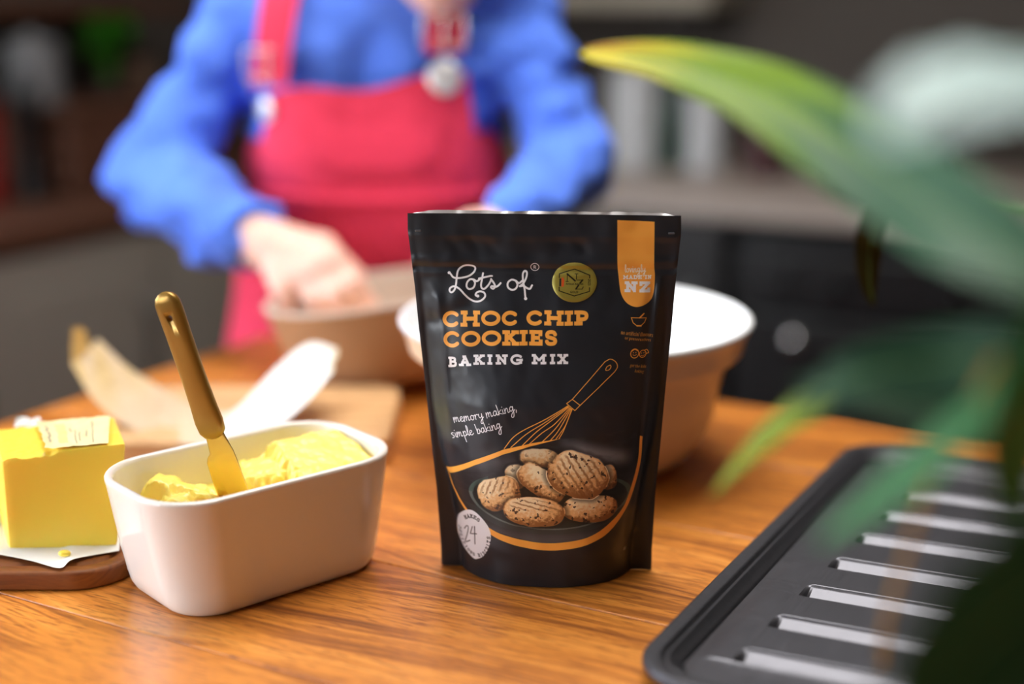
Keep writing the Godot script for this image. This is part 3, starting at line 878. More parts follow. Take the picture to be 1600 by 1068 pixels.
func make_dish() -> void:
	var turn := deg_to_rad(41.2)
	var at := Vector3(-0.1720, 0.9, -0.8887)
	var o := thing("butter_dish", "white glazed rectangular butter dish with rounded corners in the foreground", "dish", at, turn)
	var mb := MB.new()
	var rings := []
	# outside from the foot up, over the lip and down inside
	for q in [[0.143, 0.090, 0.026, 0.0], [0.147, 0.094, 0.028, 0.0012], [0.1495, 0.0965, 0.029, 0.003], [0.154, 0.101, 0.031, 0.0075], [0.158, 0.1035, 0.033, 0.015], [0.1655, 0.1055, 0.035, 0.032], [0.173, 0.108, 0.037, 0.054], [0.1795, 0.1098, 0.0383, 0.0735], [0.1812, 0.1104, 0.0386, 0.0768], [0.1808, 0.110, 0.0384, 0.0785], [0.1790, 0.1082, 0.0377, 0.0795], [0.1745, 0.1037, 0.0355, 0.0796], [0.1718, 0.101, 0.0342, 0.0788], [0.1700, 0.0992, 0.0335, 0.0765], [0.167, 0.0965, 0.033, 0.06], [0.160, 0.093, 0.031, 0.03], [0.154, 0.090, 0.03, 0.011], [0.142, 0.080, 0.026, 0.0065]]:
		rings.append(round_rect(q[0], q[1], q[2], q[3], 10))
	mb.loft(rings)
	part("dish_body", mb, M.porcelain, o)
	var fm := MB.new()
	fm.loft([round_rect(0.132, 0.080, 0.02, 0.0, 8), round_rect(0.136, 0.084, 0.022, 0.0016, 8)], true, true)
	part("foot_ring", fm, mat(rgb(120, 112, 104), 0.8), o, "unglazed grey foot")
	# the butter that fills it
	var nb := FastNoiseLite.new()
	nb.seed = 5
	nb.frequency = 1.0
	nb.fractal_octaves = 3
	var bt := thing("soft_butter", "soft yellow butter scooped into rough lumps inside the white dish", "butter", at, turn)
	var high := func(x: float, z: float) -> float:
		var h := 0.051
		var wx := x + nb.get_noise_2d(x * 70.0, z * 70.0) * 0.005
		var wz := z + nb.get_noise_2d(x * 70.0 + 30.0, z * 70.0) * 0.005
		# chunks: [x, z, half length, half width, turn, height, slope along, slope across, edge]
		for k in [[0.056, 0.004, 0.030, 0.034, 0.15, 0.0725, 0.02, -0.17, 0.25], [0.022, -0.017, 0.019, 0.017, 0.35, 0.0665, 0.10, -0.12, 0.3], [0.043, 0.020, 0.017, 0.013, -0.25, 0.0690, 0.1, 0.05, 0.5], [0.018, 0.018, 0.017, 0.011, 0.3, 0.0600, 0.1, 0.0, 0.5], [-0.036, -0.024, 0.024, 0.010, 0.75, 0.0640, -0.30, 0.0, 0.45], [-0.047, -0.016, 0.010, 0.009, 0.3, 0.0610, 0.0, 0.0, 0.7]]:
			var r := Vector2(wx - k[0], wz - k[1]).rotated(-k[4])
			var d := maxf(absf(r.x) / k[2], absf(r.y) / k[3])
			var top: float = k[5] + r.x * k[6] + r.y * k[7]
			h = maxf(h, lerpf(0.049, top, smoothstep(1.0 + k[8], 1.0 - k[8] * 0.6, d)))
		h += nb.get_noise_2d(x * 45.0, z * 60.0) * 0.0010 - absf(nb.get_noise_2d(x * 90.0 + 7.0, z * 50.0)) * 0.0022 + nb.get_noise_2d(x * 240.0, z * 240.0) * 0.0003
		return h
	var bm := MB.new()
	bm.grid(func(s: float, t: float) -> Vector3:
		var a := s * TAU
		var c := Vector2(cos(a), sin(a))
		var sq := pow(pow(absf(c.x), 5.0) + pow(absf(c.y), 5.0), -0.2)
		var r := c * sq * Vector2(0.0825, 0.0478) * minf(t * 1.04, 1.0)
		var y: float = high.call(r.x, r.y) if t < 0.97 else 0.03
		if t >= 0.97:
			r *= 0.965
		return Vector3(r.x, y, r.y), 130, 60, true)
	part("butter_mass", bm, M.butter_soft, bt)
	# the knife stuck in it
	var top := Vector3(-0.2178, 1.0948, -0.8720)
	var low := Vector3(-0.1803, 0.9574, -0.8765)
	var ax := (low - top).normalized()
	var k := thing("butter_knife", "golden butter knife with a holed handle standing in the butter dish", "knife", low + ax * 0.012)
	var side := (Vector3(1, 0, 0.25) - ax * ax.dot(Vector3(1, 0, 0.25))).normalized()
	var nrm := side.cross(ax).normalized()
	var total := top.distance_to(low)
	var org := top - k.position
	var hl := total * 0.705
	var rings2 := []
	for q in [[0.0, 0.20], [0.0012, 0.55], [0.0035, 0.82], [0.007, 0.97], [0.012, 1.0], [0.03, 0.96], [0.055, 0.95], [0.075, 1.0], [hl - 0.012, 1.10], [hl - 0.005, 1.0], [hl - 0.0015, 0.72], [hl, 0.3]]:
		var ring := []
		for j in 28:
			var a := TAU * j / 28
			var cx := signf(cos(a)) * pow(absf(cos(a)), 0.6)
			var cz := signf(sin(a)) * pow(absf(sin(a)), 0.6)
			ring.append(org + ax * q[0] + side * cx * 0.0087 * q[1] + nrm * cz * 0.0040 * minf(1.0, q[1] * 1.05))
		rings2.append(ring)
	var hm := MB.new()
	hm.loft(rings2)
	var comb := CSGCombiner3D.new()
	comb.name = "handle"
	k.add_child(comb)
	var cm := CSGMesh3D.new()
	cm.name = "grip"
	cm.mesh = hm.mesh()
	cm.material = M.gold_dark
	comb.add_child(cm)
	var hole := CSGCylinder3D.new()
	hole.name = "hanging_hole"
	hole.radius = 0.0022
	hole.height = 0.03
	hole.sides = 24
	hole.operation = CSGShape3D.OPERATION_SUBTRACTION
	hole.material = M.gold_dark
	comb.add_child(hole)
	hole.transform = Transform3D(Basis(side, nrm, side.cross(nrm)).orthonormalized().scaled(Vector3(1, 1, 1)), org + ax * 0.0165)
	var bl := MB.new()
	var rings3 := []
	for q in [[hl - 0.01, -0.0060, 0.0060, 0.0011], [hl + 0.003, -0.0066, 0.0086, 0.0010], [hl + 0.010, -0.0074, 0.0100, 0.0009], [hl + 0.0125, -0.0102, 0.0102, 0.0009], [hl + 0.016, -0.0118, 0.0104, 0.0008], [hl + 0.03, -0.0125, 0.0108, 0.0008], [total + 0.004, -0.0118, 0.0108, 0.0007], [total + 0.01, -0.009, 0.0095, 0.0006], [total + 0.0135, -0.004, 0.006, 0.0005]]:
		var ring := []
		for j in 20:
			var a := TAU * j / 20
			var w := lerpf(q[1], q[2], 0.5 + 0.5 * cos(a))
			ring.append(org + ax * q[0] + side * w + nrm * sin(a) * q[3])
		rings3.append(ring)
	bl.loft(rings3)
	part("blade", bl, M.gold, k)

func sheet(near: Array, far: Array, nu: int, nv: int, sag := 0.0, wob := 0.0) -> MB:   # cloth or paper stretched between two edges
	var a := smooth(near, 8)
	var b := smooth(far, 8)
	var n := FastNoiseLite.new()
	n.seed = 21
	n.frequency = 14.0
	var mb := MB.new()
	mb.grid(func(s: float, t: float) -> Vector3:
		var p: Vector3 = (pick(a, s) as Vector3).lerp(pick(b, s), t)
		p += Vector3(n.get_noise_2d(s * 1.3, t * 1.1), n.get_noise_2d(s * 1.3 + 9.0, t) * 0.5, n.get_noise_2d(s, t + 5.0)) * wob * sin(PI * clampf(t, 0, 1))
		return p - Vector3(0, sag * sin(PI * t), 0), nu, nv)
	return mb

func make_butter_board() -> void:
	var o := thing("serving_board", "small brown wooden board with a carved groove, under the butter block at the left edge", "board", Vector3(-0.4035, 0.9, -0.9580))
	# the board has its right end in view; it runs out of the frame to the left
	var mb := MB.new()
	var rings := []
	for q in [[0.0, 0.0], [0.001, 0.0006], [0.002, 0.0016], [0.002, 0.0098], [0.001, 0.0112], [-0.0006, 0.012], [-0.008, 0.0121], [-0.0095, 0.0106], [-0.0125, 0.0104], [-0.014, 0.0121]]:
		var r := []
		for p in round_rect(0.30 + q[0] * 2, 0.20 + q[0] * 2, 0.034 + q[0], q[1] * 1.12, 10):
			r.append(p)
		rings.append(r)
	mb.loft(rings)
	for k in mb.v.size():
		mb.uv[k] = Vector2(mb.v[k].x, mb.v[k].z + mb.v[k].y)
	part("board_slab", mb, M.board_brown, o)
	var bc := [Vector3(-0.3365, 0.9145, -0.8907), Vector3(-0.2660, 0.9145, -0.8975), Vector3(-0.3352, 0.9809, -0.8887), Vector3(-0.2546, 0.9880, -0.8955), Vector3(-0.3652, 0.9145, -0.9534), Vector3(-0.2828, 0.9145, -0.9551), Vector3(-0.3653, 0.9809, -0.9547), Vector3(-0.2786, 0.9880, -0.9561)]   # front bottom l r, front top l r, back bottom l r, back top l r
	var bo: Vector3 = (bc[0] + bc[1] + bc[4] + bc[5]) / 4
	var b := thing("butter_block", "tall cut block of yellow butter on the small board at the left edge", "butter", bo)
	var n := FastNoiseLite.new()
	n.seed = 4
	n.frequency = 1.0
	n.fractal_octaves = 3
	var bm := MB.new()
	bm.box(Vector3.ONE, Vector3.ZERO, 0.03)
	# refine: rebuild as six fine grids so that the cut face can be uneven
	bm = MB.new()
	for face in 6:
		bm.grid(func(s: float, t: float) -> Vector3:
			var c := Vector3(s, t, 0)
			match face:
				0: c = Vector3(s, t, 0)
				1: c = Vector3(1 - s, t, 1)
				2: c = Vector3(0, t, 1 - s)
				3: c = Vector3(1, t, s)
				4: c = Vector3(s, 1, t)
				5: c = Vector3(s, 0, 1 - t)
			var q := (c - Vector3.ONE * 0.5)
			var inner := q.clamp(Vector3.ONE * -0.47, Vector3.ONE * 0.47)
			c = inner + (q - inner).normalized() * 0.03 + Vector3.ONE * 0.5 if (q - inner).length() > 0 else c
			var fr: Vector3 = (bc[0] as Vector3).lerp(bc[1], c.x).lerp((bc[2] as Vector3).lerp(bc[3], c.x), c.y)
			var bk: Vector3 = (bc[4] as Vector3).lerp(bc[5], c.x).lerp((bc[6] as Vector3).lerp(bc[7], c.x), c.y)
			var p := fr.lerp(bk, c.z)
			var e := Vector3(n.get_noise_3d(c.x * 5.0, c.y * 1.2, c.z * 5.0), n.get_noise_3d(c.x * 6.0, c.z * 6.0, 3.0), n.get_noise_3d(c.x * 9.0, c.y * 1.6, 7.0)) * 0.0003
			if c.y > 0.9:
				# bare left half of the top: broken, a little lower, ragged
				var low := smoothstep(0.46, 0.40, c.x + n.get_noise_2d(c.z * 9.0, 1.0) * 0.05)
				e.y += -0.0024 * low + n.get_noise_2d(c.x * 16.0, c.z * 16.0) * 0.0022 * low
			return p + e - bo, 26, 26)
	part("butter_mass", bm, M.butter, b)
	# paper still stuck on the right half of its top
	var lab := thing("wrapper_label", "scrap of printed pale wrapper stuck on top of the butter block", "paper", bc[3])
	var im := Image.create(128, 128, false, Image.FORMAT_RGB8)
	im.fill(rgb(228, 210, 158))
	for q in [[12, 30, 4, 70], [62, 12, 3, 62], [70, 22, 3, 40], [96, 10, 2, 100], [54, 66, 4, 20], [84, 40, 2, 30]]:
		for y in range(q[1], q[1] + q[3]):
			if q[2] < 3 or (y * 7 + q[0]) % 11 < 7:
				im.fill_rect(Rect2i(q[0], y, q[2], 1), rgb(120, 112, 96))
	im.fill_rect(Rect2i(30, 20, 18, 90), rgb(242, 214, 130))
	var lt := ImageTexture.create_from_image(im)
	var lm := MB.new()
	lm.grid(func(s: float, t: float) -> Vector3:
		var x := lerpf(0.36 + 0.03 * n.get_noise_2d(t * 7.0, 2.0), 0.86 + 0.1 * t, s)
		var fr: Vector3 = (bc[2] as Vector3).lerp(bc[3], x)
		var bk: Vector3 = (bc[6] as Vector3).lerp(bc[7], x)
		return fr.lerp(bk, lerpf(0.02, 0.97, t)) + Vector3(0, 0.0013 + 0.0009 * n.get_noise_2d(s * 4.0, t * 4.0) + 0.0012 * smoothstep(0.15, 0, s), 0) - bc[3], 24, 16)
	part("paper", lm, mat(Color.WHITE, 0.6, 0.0, {"albedo_texture": lt}), lab)
	# the foil-white wrapper that it stands on
	var wp := thing("butter_wrapper", "white wrapper paper spread under the butter block on the small board", "paper", bo)
	var s1 := sheet([Vector3(-0.3666, 0.9165, -0.8870), Vector3(-0.3380, 0.9165, -0.8781), Vector3(-0.3138, 0.9160, -0.8685), Vector3(-0.2926, 0.9155, -0.8581), Vector3(-0.2877, 0.9170, -0.8683), Vector3(-0.2754, 0.9155, -0.8806), Vector3(-0.2619, 0.9155, -0.8872)], [Vector3(-0.3888, 0.9200, -0.9468), Vector3(-0.3677, 0.9140, -0.9626), Vector3(-0.3449, 0.9138, -0.9631), Vector3(-0.3251, 0.9138, -0.9631), Vector3(-0.3164, 0.9138, -0.9631), Vector3(-0.2989, 0.9138, -0.9631), Vector3(-0.2765, 0.9138, -0.9480)], 40, 10, 0.0, 0.0)
	for k in s1.v.size():
		s1.v[k] -= bo
	part("paper", s1, M.paper_white, wp)
	var s2 := sheet([Vector3(-0.3709, 0.9165, -0.8870), Vector3(-0.3702, 0.9226, -0.9400), Vector3(-0.3674, 0.9398, -0.9450), Vector3(-0.3736, 0.9499, -0.9500)], [Vector3(-0.3743, 0.9165, -0.9074), Vector3(-0.3682, 0.9072, -0.9650), Vector3(-0.3634, 0.9253, -0.9650), Vector3(-0.3650, 0.9432, -0.9650)], 20, 10, 0.0, 0.004)
	for k in s2.v.size():
		s2.v[k] -= bo
	part("folded_side", s2, M.paper_tan, wp, "buttery folded side of the wrapper")
	var sc := thing("paper_scrap", "small torn white paper scrap behind the top of the butter block", "paper", bc[6])
	var s3 := sheet([Vector3(-0.3629, 0.9682, -0.9920), Vector3(-0.3565, 0.9708, -0.9900), Vector3(-0.3492, 0.9689, -0.9900), Vector3(-0.3424, 0.9718, -0.9900)], [Vector3(-0.3619, 0.9748, -0.9960), Vector3(-0.3569, 0.9747, -0.9980), Vector3(-0.3507, 0.9738, -0.9960), Vector3(-0.3454, 0.9758, -0.9960)], 16, 6, 0.0, 0.003)
	for k in s3.v.size():
		s3.v[k] -= bc[6]
	part("paper", s3, M.paper_white, sc)
	# crumbs of butter on the paper
	var cr := thing("butter_crumb", "yellow crumb of butter lying in front of the butter block", "butter", Vector3(-0.2946, 0.9165, -0.8760))
	var cm := MB.new()
	cm.ball(Vector3(0, 0.0018, 0), Vector3(0.0042, 0.0022, 0.003), 8)
	part("crumb", cm, M.butter, cr)

func make_back_board() -> void:
	var o := thing("chopping_board", "pale wooden chopping board lying behind the butter dish", "board", Vector3(-0.2185, 0.9, -1.1865), deg_to_rad(1.0))
	var mb := MB.new()
	var rings := []
	for q in [[-0.002, 0.0], [0.0, 0.0012], [0.0, 0.018], [-0.0012, 0.0208], [-0.0035, 0.022]]:
		rings.append(round_rect(0.235 + q[0] * 2, 0.172 + q[0] * 2, 0.022 + q[0], q[1], 10))
	mb.loft(rings)
	for k in mb.v.size():
		mb.uv[k] = Vector2(mb.v[k].x, mb.v[k].z + mb.v[k].y)
	part("board_slab", mb, M.board_pale, o)
	var at := Vector3(-0.2500, 0.9235, -1.1308)
	var w := thing("parchment_wrapper", "large unfolded butter paper with both ends curling up on the pale board", "paper", at)
	var near := [Vector3(-0.3843, 0.9624, -1.2000), Vector3(-0.3595, 0.9435, -1.1650), Vector3(-0.3328, 0.9307, -1.1400), Vector3(-0.2960, 0.9191, -1.1220), Vector3(-0.2567, 0.9240, -1.0883), Vector3(-0.2249, 0.9240, -1.0834), Vector3(-0.1985, 0.9242, -1.1250), Vector3(-0.1718, 0.9441, -1.1400), Vector3(-0.1512, 0.9652, -1.1600)]
	var far := [Vector3(-0.3699, 0.9750, -1.2350), Vector3(-0.3405, 0.9530, -1.2200), Vector3(-0.3132, 0.9413, -1.2050), Vector3(-0.2842, 0.9279, -1.1950), Vector3(-0.2598, 0.9245, -1.1790), Vector3(-0.2395, 0.9245, -1.1829), Vector3(-0.2084, 0.9539, -1.2100), Vector3(-0.1797, 0.9747, -1.2200), Vector3(-0.1538, 0.9713, -1.2150)]
	var s := sheet(near, far, 90, 16, 0.0, 0.006)
	for k in s.v.size():
		s.v[k] -= at
		var t := s.uv[k].x
		var spot := clampf(0.5 + 0.9 * sin(t * 23.0 + s.uv[k].y * 4.0) * cos(s.uv[k].y * 5.0 + t * 9.0), 0, 1)
		var tan := Color(0.62, 0.47, 0.31).lerp(Color(0.58, 0.40, 0.15), spot * smoothstep(0.35, 0.0, t))
		s.col[k] = tan.lerp(Color(0.76, 0.75, 0.72), smoothstep(0.48, 0.66, t)).lerp(Color(0.72, 0.58, 0.30), smoothstep(0.97, 1.0, t) * 0.8)
	s.colored = true
	part("paper_sheet", s, M.paper_spotted, w)
	var fl := sheet([Vector3(-0.3839, 0.9613, -1.2000), Vector3(-0.3843, 0.9761, -1.2050), Vector3(-0.3835, 0.9916, -1.2100)], [Vector3(-0.3756, 0.9502, -1.2150), Vector3(-0.3730, 0.9677, -1.2200), Vector3(-0.3761, 0.9874, -1.2200)], 12, 6, 0.0, 0.003)
	for k in fl.v.size():
		fl.v[k] -= at
	part("torn_flap", fl, M.paper_tan, w, "narrow torn flap standing at the left end")

func make_tray() -> void:
	var o := thing("baking_tray", "dark grey metal baking tray with rows of long pressed slots, at the right foreground", "tray", on(-0.29 + 0.175, 0.897, TOP), TURN)
	var mb := MB.new()
	var rings := []
	# half length along the ribs 0.175, half depth 0.235
	for q in [[0.350, 0.470, 0.036, 0.0085], [0.3516, 0.4716, 0.037, 0.0105], [0.351, 0.471, 0.037, 0.0128], [0.3485, 0.4685, 0.0355, 0.0142], [0.345, 0.465, 0.034, 0.0146], [0.334, 0.454, 0.030, 0.0140], [0.3300, 0.450, 0.028, 0.0136], [0.3285, 0.4485, 0.028, 0.0112], [0.3265, 0.4465, 0.027, 0.0110], [0.3245, 0.4445, 0.026, 0.0122], [0.322, 0.442, 0.025, 0.0118], [0.314, 0.434, 0.024, 0.0070], [0.308, 0.428, 0.023, 0.0062], [0.306, 0.426, 0.022, 0.0012]]:
		rings.append(round_rect(q[0], q[1], q[2], q[3], 10))
	mb.loft(rings, false, true)
	# underside
	var un := []
	for q in [[0.350, 0.470, 0.036, 0.0085], [0.346, 0.466, 0.034, 0.0090], [0.33, 0.45, 0.03, 0.0100], [0.326, 0.446, 0.027, 0.0040], [0.318, 0.438, 0.025, 0.0005], [0.30, 0.42, 0.02, 0.0]]:
		un.append(round_rect(q[0], q[1], q[2], q[3], 10))
	mb.loft(un, false, true)
	for k in mb.v.size():
		mb.uv[k] = Vector2(mb.v[k].x, mb.v[k].z) * 4.0
	part("pan", mb, M.tray, o)
	# the plate between the walls: a raised field with seven long pressed slots, each sloping up to a lip at its far side
	var us := []
	for k in 61:
		us.append(-0.2680 + 0.3055 * k / 60.0)
	for k in 7:
		for d in [-0.004, -0.003, -0.0015, 0.0, 0.0015, 0.003, 0.0045]:
			us.append(-0.2420 + 0.003 * k + d)
			us.append(0.0 + 0.002 * k + d)
	us.sort()
	var vs := [0.6845, 0.700, 0.712, 0.7140, 0.7150]
	for k in 7:
		for d in [-0.0118, -0.0108, -0.0098, -0.0088, -0.0078, -0.006, -0.004, -0.001, 0.002, 0.0045, 0.0055, 0.0062, 0.0070, 0.0078, 0.0086, 0.0096, 0.0115]:
			vs.append(0.7255 + 0.0525 * k + d)
	vs.append_array([1.06, 1.075, 1.0765, 1.078, 1.09])
	vs.sort()
	var slots := func(u: float, w: float) -> float:
		var h := 0.0062 + 0.0012 * smoothstep(-0.2600, -0.2575, u) * smoothstep(0.7110, 0.7150, w) * smoothstep(1.078, 1.0755, w)
		for k in 7:
			var d: float = w - (0.7255 + 0.0525 * k)
			if absf(d) > 0.0125:
				continue
			var inside := smoothstep(-0.245 + 0.003 * k, -0.2405 + 0.003 * k, u) * smoothstep(0.0035 + 0.002 * k, -0.001 + 0.002 * k, u)
			h += inside * table_of([-0.0118, 0.0, -0.0108, -0.0004, -0.0088, -0.0058, -0.0072, -0.0064, 0.0045, -0.0008, 0.0056, -0.0003, 0.0064, 0.0011, 0.0076, 0.0013, 0.0096, 0.0], d)
		return h
	var pl := MB.new()
	pl.grid(func(s: float, t: float) -> Vector3:
		var u: float = us[int(round(s * (us.size() - 1)))]
		var w: float = vs[int(round(t * (vs.size() - 1)))]
		var skew := 0.075 * (u + 0.24) * smoothstep(0.6845, 0.71, w) * smoothstep(1.10, 1.07, w)
		return Vector3(u + 0.115, slots.call(u, w), -(w + skew - 0.897)), us.size() - 1, vs.size() - 1)
	part("slotted_plate", pl, M.tray_rib, o, "pressed metal plate with rows of long slots")

func make_white_bowl() -> void:
	var o := thing("mixing_bowl", "large mixing bowl, white inside and cane coloured outside, behind the pouch", "bowl", Vector3(0.0515, TOP, -1.13))
	var a := MB.new()
	a.lathe([Vector2(0.0, 0.004), Vector2(0.062, 0.004), Vector2(0.074, 0.0), Vector2(0.080, 0.001), Vector2(0.086, 0.004), Vector2(0.0965, 0.012), Vector2(0.1090, 0.030), Vector2(0.1150, 0.052), Vector2(0.1200, 0.074), Vector2(0.1235, 0.0895), Vector2(0.1265, 0.0925), Vector2(0.1335, 0.0945), Vector2(0.1355, 0.0965), Vector2(0.137, 0.104), Vector2(0.140, 0.1125), Vector2(0.1425, 0.1165)], 96)
	part("outside_glaze", a, M.cane, o, "tan outside with a raised collar")
	var i := MB.new()
	i.lathe([Vector2(0.1425, 0.1165), Vector2(0.1436, 0.1185), Vector2(0.1434, 0.1208), Vector2(0.1415, 0.1222), Vector2(0.139, 0.1218), Vector2(0.1372, 0.1195), Vector2(0.128, 0.107), Vector2(0.117, 0.084), Vector2(0.110, 0.056), Vector2(0.100, 0.03), Vector2(0.080, 0.014), Vector2(0.03, 0.0095), Vector2(0.0, 0.009)], 96)
	part("inside_glaze", i, M.white_glaze, o, "white glazed inside and rim")
	# embossed diamonds round the wall
	var d := MB.new()
	for k in 30:
		for row in 2:
			var an := TAU * (k + row * 0.5) / 30
			var r: float = [0.1130, 0.1178][row]
			var y: float = [0.044, 0.067][row]
			var out := Vector3(cos(an), 0, sin(an))
			var tn := Vector3(-sin(an), 0, cos(an))
			var up := (Vector3(0, 1, 0) + out * 0.22).normalized()
			var c := out * r + Vector3(0, y, 0)
			var nn := (out - Vector3(0, 0.22, 0)).normalized()
			var m := d.vert(c + nn * 0.0016)
			var q := [d.vert(c + tn * 0.008), d.vert(c + up * 0.011), d.vert(c - tn * 0.008), d.vert(c - up * 0.011)]
			for j in 4:
				d.tri(q[j], q[(j + 1) % 4], m)
	var dp := part("embossed_pattern", d, M.cane, o)
	dp.set_meta("kind", "stuff")

func make_brown_bowl() -> void:
	var o := thing("wooden_bowl", "brown bowl tilted under the hand of the person", "bowl", Vector3(-0.124, 0.9112, -1.37))
	o.rotation = Vector3(deg_to_rad(-2.0), 0, deg_to_rad(7.5))
	var a := MB.new()
	a.lathe([Vector2(0.0, 0.0028), Vector2(0.07, 0.0028), Vector2(0.075, 0.0), Vector2(0.081, 0.0010), Vector2(0.087, 0.006), Vector2(0.094, 0.020), Vector2(0.1005, 0.042), Vector2(0.1062, 0.066), Vector2(0.109, 0.0773)], 80)
	part("outside", a, M.bowl_brown, o)
	var i := MB.new()
	i.lathe([Vector2(0.109, 0.0773), Vector2(0.1102, 0.0796), Vector2(0.1095, 0.0814), Vector2(0.1072, 0.0814), Vector2(0.1045, 0.0782), Vector2(0.101, 0.0635), Vector2(0.095, 0.0414), Vector2(0.084, 0.0184), Vector2(0.05, 0.0083), Vector2(0.0, 0.0064)], 80)
	part("inside", i, M.bowl_inside, o, "pale floury inside")
	var d := thing("cookie_dough", "pale cookie mixture inside the brown bowl", "dough", o.position)
	d.rotation = o.rotation
	var n := FastNoiseLite.new()
	n.seed = 2
	n.frequency = 1.0
	var m := MB.new()
	m.grid(func(s: float, t: float) -> Vector3:
		var r := t * 0.084
		var x := cos(s * TAU) * r
		var z := sin(s * TAU) * r
		return Vector3(x, 0.033 + 0.008 * (1.0 - t * t) + n.get_noise_2d(x * 60.0, z * 60.0) * 0.006, z), 48, 16, true)
	part("mixture", m, mat(rgb(226, 200, 160), 0.9), d)

func make_person() -> void:
	var base := Vector3(-0.155, 0, -1.66)
	var o := thing("person", "person in a blue long-sleeved top and red dungarees pressing one hand into a brown bowl", "person", base)
	# ---- joints
	var shr := Vector3(-0.2925, 1.2668, -1.6650)
	var elr := Vector3(-0.4036, 1.0683, -1.6000)
	var wrr := Vector3(-0.2707, 1.0309, -1.4520)
	var shl := Vector3(-0.0036, 1.2697, -1.6550)
	var ell := Vector3(0.0631, 1.0904, -1.5600)
	var wrl := Vector3(0.0078, 1.0506, -1.4250)
	var chest := [Vector3(-0.2053, 1.2154, -1.6650), Vector3(-0.1012, 1.2154, -1.6650), 0.098, 0.098]
	var ribs := [Vector3(-0.1960, 1.1359, -1.6600), Vector3(-0.1109, 1.1359, -1.6600), 0.096, 0.096]
	var waist := [Vector3(-0.1937, 1.0662, -1.6550), Vector3(-0.1132, 1.0662, -1.6550), 0.097, 0.097]
	var hips := [Vector3(-0.2026, 0.9640, -1.6550), Vector3(-0.1119, 0.9640, -1.6550), 0.104, 0.104]
	var yoke := [Vector3(-0.2409, 1.2639, -1.6700), Vector3(-0.0568, 1.2653, -1.6650), 0.062, 0.062]
	var torso := [chest, ribs, waist, hips, yoke, [chest[0], hips[0], 0.09, 0.095], [chest[1], hips[1], 0.09, 0.095]]
	var legs := []
	for s in [-1, 1]:
		var hip := base + Vector3(0.085 * s, 0.86, 0.0)
		legs.append([hip, base + Vector3(0.09 * s, 0.47, 0.015), 0.095, 0.066])
		legs.append([base + Vector3(0.09 * s, 0.47, 0.015), base + Vector3(0.095 * s, 0.09, -0.01), 0.066, 0.052])
	# ---- body: one skin, with finer grids for head and hands
	var body := MB.new()
	var slim := []
	for q in torso:
		slim.append([q[0], q[1], q[2] - 0.022, q[3] - 0.022])
	for q in legs:
		slim.append([q[0], q[1], q[2] - 0.014, q[3] - 0.016])
	for s in [-1, 1]:
		slim.append([base + Vector3(0.095 * s, 0.055, -0.03), base + Vector3(0.105 * s, 0.035, 0.12), 0.036, 0.028])
	for q in [[shr, elr, wrr], [shl, ell, wrl]]:
		slim.append([q[0], q[1], 0.032, 0.028])
		slim.append([q[1], q[2], 0.028, 0.024])
	net(body, slim, 0.014, 0.03)
	var hc := Vector3(-0.0757, 1.3663, -1.6000)
	var head := [[hc + Vector3(0, 0.018, -0.022), hc + Vector3(0, 0.004, 0.0), 0.084, 0.078], [hc + Vector3(0, -0.03, 0.016), hc + Vector3(0, -0.075, 0.034), 0.060, 0.043], [hc + Vector3(0, -0.085, 0.046), hc + Vector3(0, -0.091, 0.047), 0.025, 0.022],
		[hc + Vector3(-0.032, -0.040, 0.050), hc + Vector3(0.032, -0.040, 0.050), 0.026, 0.026],
		[hc + Vector3(0, -0.008, 0.078), hc + Vector3(0, -0.034, 0.093), 0.006, 0.0085], [hc + Vector3(-0.009, -0.038, 0.083), hc + Vector3(0.009, -0.038, 0.083), 0.0065, 0.0065],
		[hc + Vector3(-0.034, 0.010, 0.066), hc + Vector3(0.034, 0.010, 0.066), 0.010, 0.010],
		[hc + Vector3(-0.084, -0.005, -0.012), hc + Vector3(-0.081, -0.04, -0.004), 0.015, 0.009], [hc + Vector3(0.084, -0.005, -0.012), hc + Vector3(0.081, -0.04, -0.004), 0.015, 0.009],
		[hc + Vector3(-0.015, -0.07, -0.02), Vector3(-0.1228, 1.2617, -1.6720), 0.048, 0.052]]
	net(body, head, 0.0045, 0.014)
	# right hand, back of the hand to the camera, fingers down into the bowl
	var kn := [Vector3(-0.2339, 1.0007, -1.4080), Vector3(-0.2102, 1.0010, -1.4000), Vector3(-0.1935, 1.0070, -1.3960), Vector3(-0.1785, 1.0147, -1.3960)]
	var hand := [[wrr, Vector3(-0.2486, 1.0224, -1.4360), 0.026, 0.024]]
	for k in 4:
		hand.append([Vector3(-0.2524, 1.0264, -1.4400), kn[k], 0.020, 0.0135])
		if k > 0:
			hand.append([kn[k - 1], kn[k], 0.0125, 0.0125])
	var tips := [[Vector3(-0.2294, 0.9869, -1.3920), Vector3(-0.2252, 0.9713, -1.3860)], [Vector3(-0.1944, 0.9800, -1.3820), Vector3(-0.1836, 0.9604, -1.3820)], [Vector3(-0.1732, 0.9864, -1.3760), Vector3(-0.1594, 0.9615, -1.3770)], [Vector3(-0.1567, 0.9950, -1.3780), Vector3(-0.1385, 0.9713, -1.3800)]]
	for k in 4:
		hand.append([kn[k], tips[k][0], 0.0118, 0.0102])
		hand.append([tips[k][0], tips[k][1], 0.0102, 0.0082])
	hand.append([Vector3(-0.2359, 1.0284, -1.4400), Vector3(-0.1915, 1.0244, -1.4250), 0.018, 0.013])
	hand.append([Vector3(-0.1915, 1.0244, -1.4250), Vector3(-0.1581, 0.9966, -1.4150), 0.0125, 0.0095])
	net(body, hand, 0.003, 0.008)
